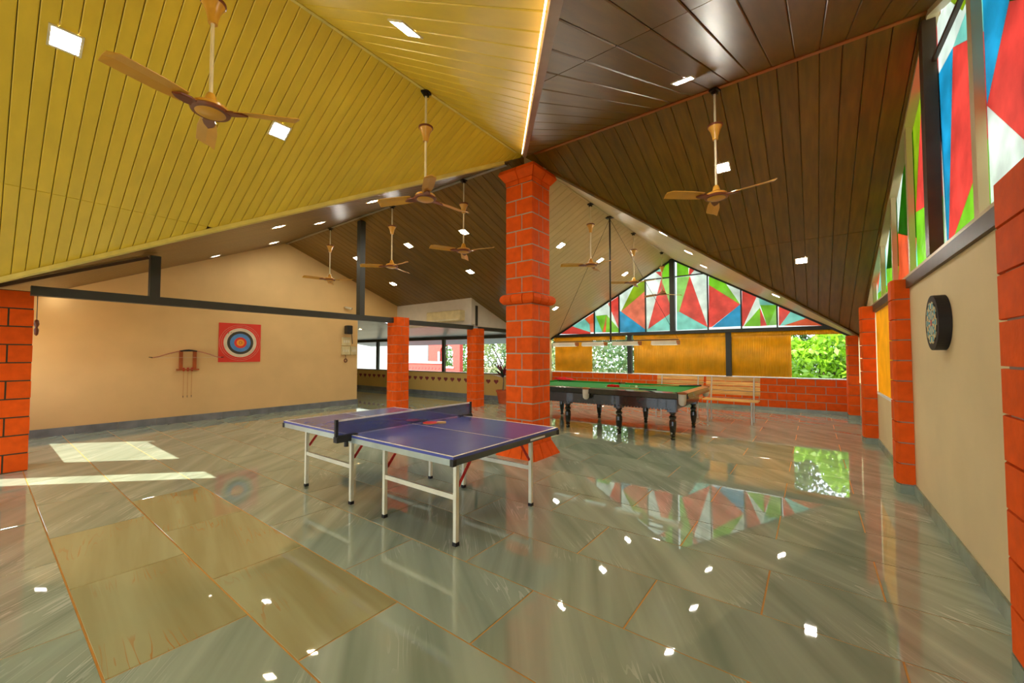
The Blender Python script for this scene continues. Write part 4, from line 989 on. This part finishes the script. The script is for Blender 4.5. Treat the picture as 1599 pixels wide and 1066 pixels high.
hp = thing('hanging_plug', 'dark red plug hanging on a short wire below the switch boxes', 'plug', (XL + .02, 6.7, 1.52))
B().tube([(0, 0, 0), (.01, .01, -.12)], .006, 6).build('wire', 'black_plastic', hp); b_ = B(); b_.tube([(.015, .045 * math.cos(a), -.17 + .05 * math.sin(a)) for a in np.linspace(0, 2 * math.pi, 17)], .014, 8); b_.build('loop', 'fan_brown', hp, True)
hk = thing('hanging_ornament', 'small dark ornament on a string beside the thick left pillar', 'ornament', (XW - .05, .44, 2.28))
B().tube([(0, 0, 0), (0, .0, -.30)], .004, 6).build('string', 'black_plastic', hk); B().lathe([(0, -.52), (.018, -.5), (.024, -.44), (.012, -.41), (.026, -.37), (.02, -.32), (0, -.3)], 10).build('pendant', 'fan_brown', hk, True)
ac = thing('wall_unit', 'long cream box mounted on the pale wall above the veranda opening', 'wall unit', (-8.8, 8.6, 2.52))
B().bevbox(-.85, .6, -.2, -.0, 0, .32, .02).build('case', 'plastic_beige', ac); B().box(-.78, .53, -.206, -.2, .03, .06).build('vent', 'plastic_white', ac)
# light under the veranda soffit
vl = thing('ceiling_light', 'small round light in the veranda soffit', 'ceiling light', (-13.5, 8.6, zsf(8.6) - .02)); B().lathe([(0, 0), (.08, 0), (.085, .012), (0, .012)], 16).build('diffuser', 'led_warm', vl); B().lathe([(.08, -.002), (.1, 0), (.1, .012), (.085, .012)], 16).build('rim', 'plastic_white', vl)

# ================================================================== POTTED PLANT
pt_ = thing('potted_plant', 'red leaved cordyline in a terracotta pot behind the brick column', 'plant', (-7.78, 9.9, 0))
B().lathe([(.0, 0), (.13, 0), (.2, .36), (.225, .365), (.225, .42), (.19, .42), (.185, .38), (.0, .38)], 20).build('pot', 'terracotta', pt_, True); B().lathe([(0, .37), (.19, .37), (.19, .385), (0, .39)], 16).build('soil', 'soil', pt_)
B().tube([(0, 0, .38), (.02, .01, .7), (0, 0, .92)], [.022, .018, .014], 8).build('stem', 'stem', pt_, True)
for k in range(26):
    an = k * 2.4; up = .2 + .17 * (k % 6); ln = random.uniform(.45, .62); p0_ = Vector((0, 0, .80 + .12 * (k % 5) / 5))
    d = Vector((math.cos(an) * math.cos(up), math.sin(an) * math.cos(up), math.sin(up))); sd = Vector((-math.sin(an), math.cos(an), 0)); vs2 = []
    for i in range(6):
        t_ = i / 5; c = p0_ + d * ln * t_ + Vector((0, 0, -.08 * t_ * t_ * (1.3 - up))); wd = .042 * math.sin(math.pi * min(.98, t_ * .85 + .12)); vs2 += [c - sd * wd, c + sd * wd]
    B().add(vs2, [(2 * i, 2 * i + 1, 2 * i + 3, 2 * i + 2) for i in range(5)]).build('leaf', 'leaf_red' if k % 2 else 'leaf_dark', pt_, True)
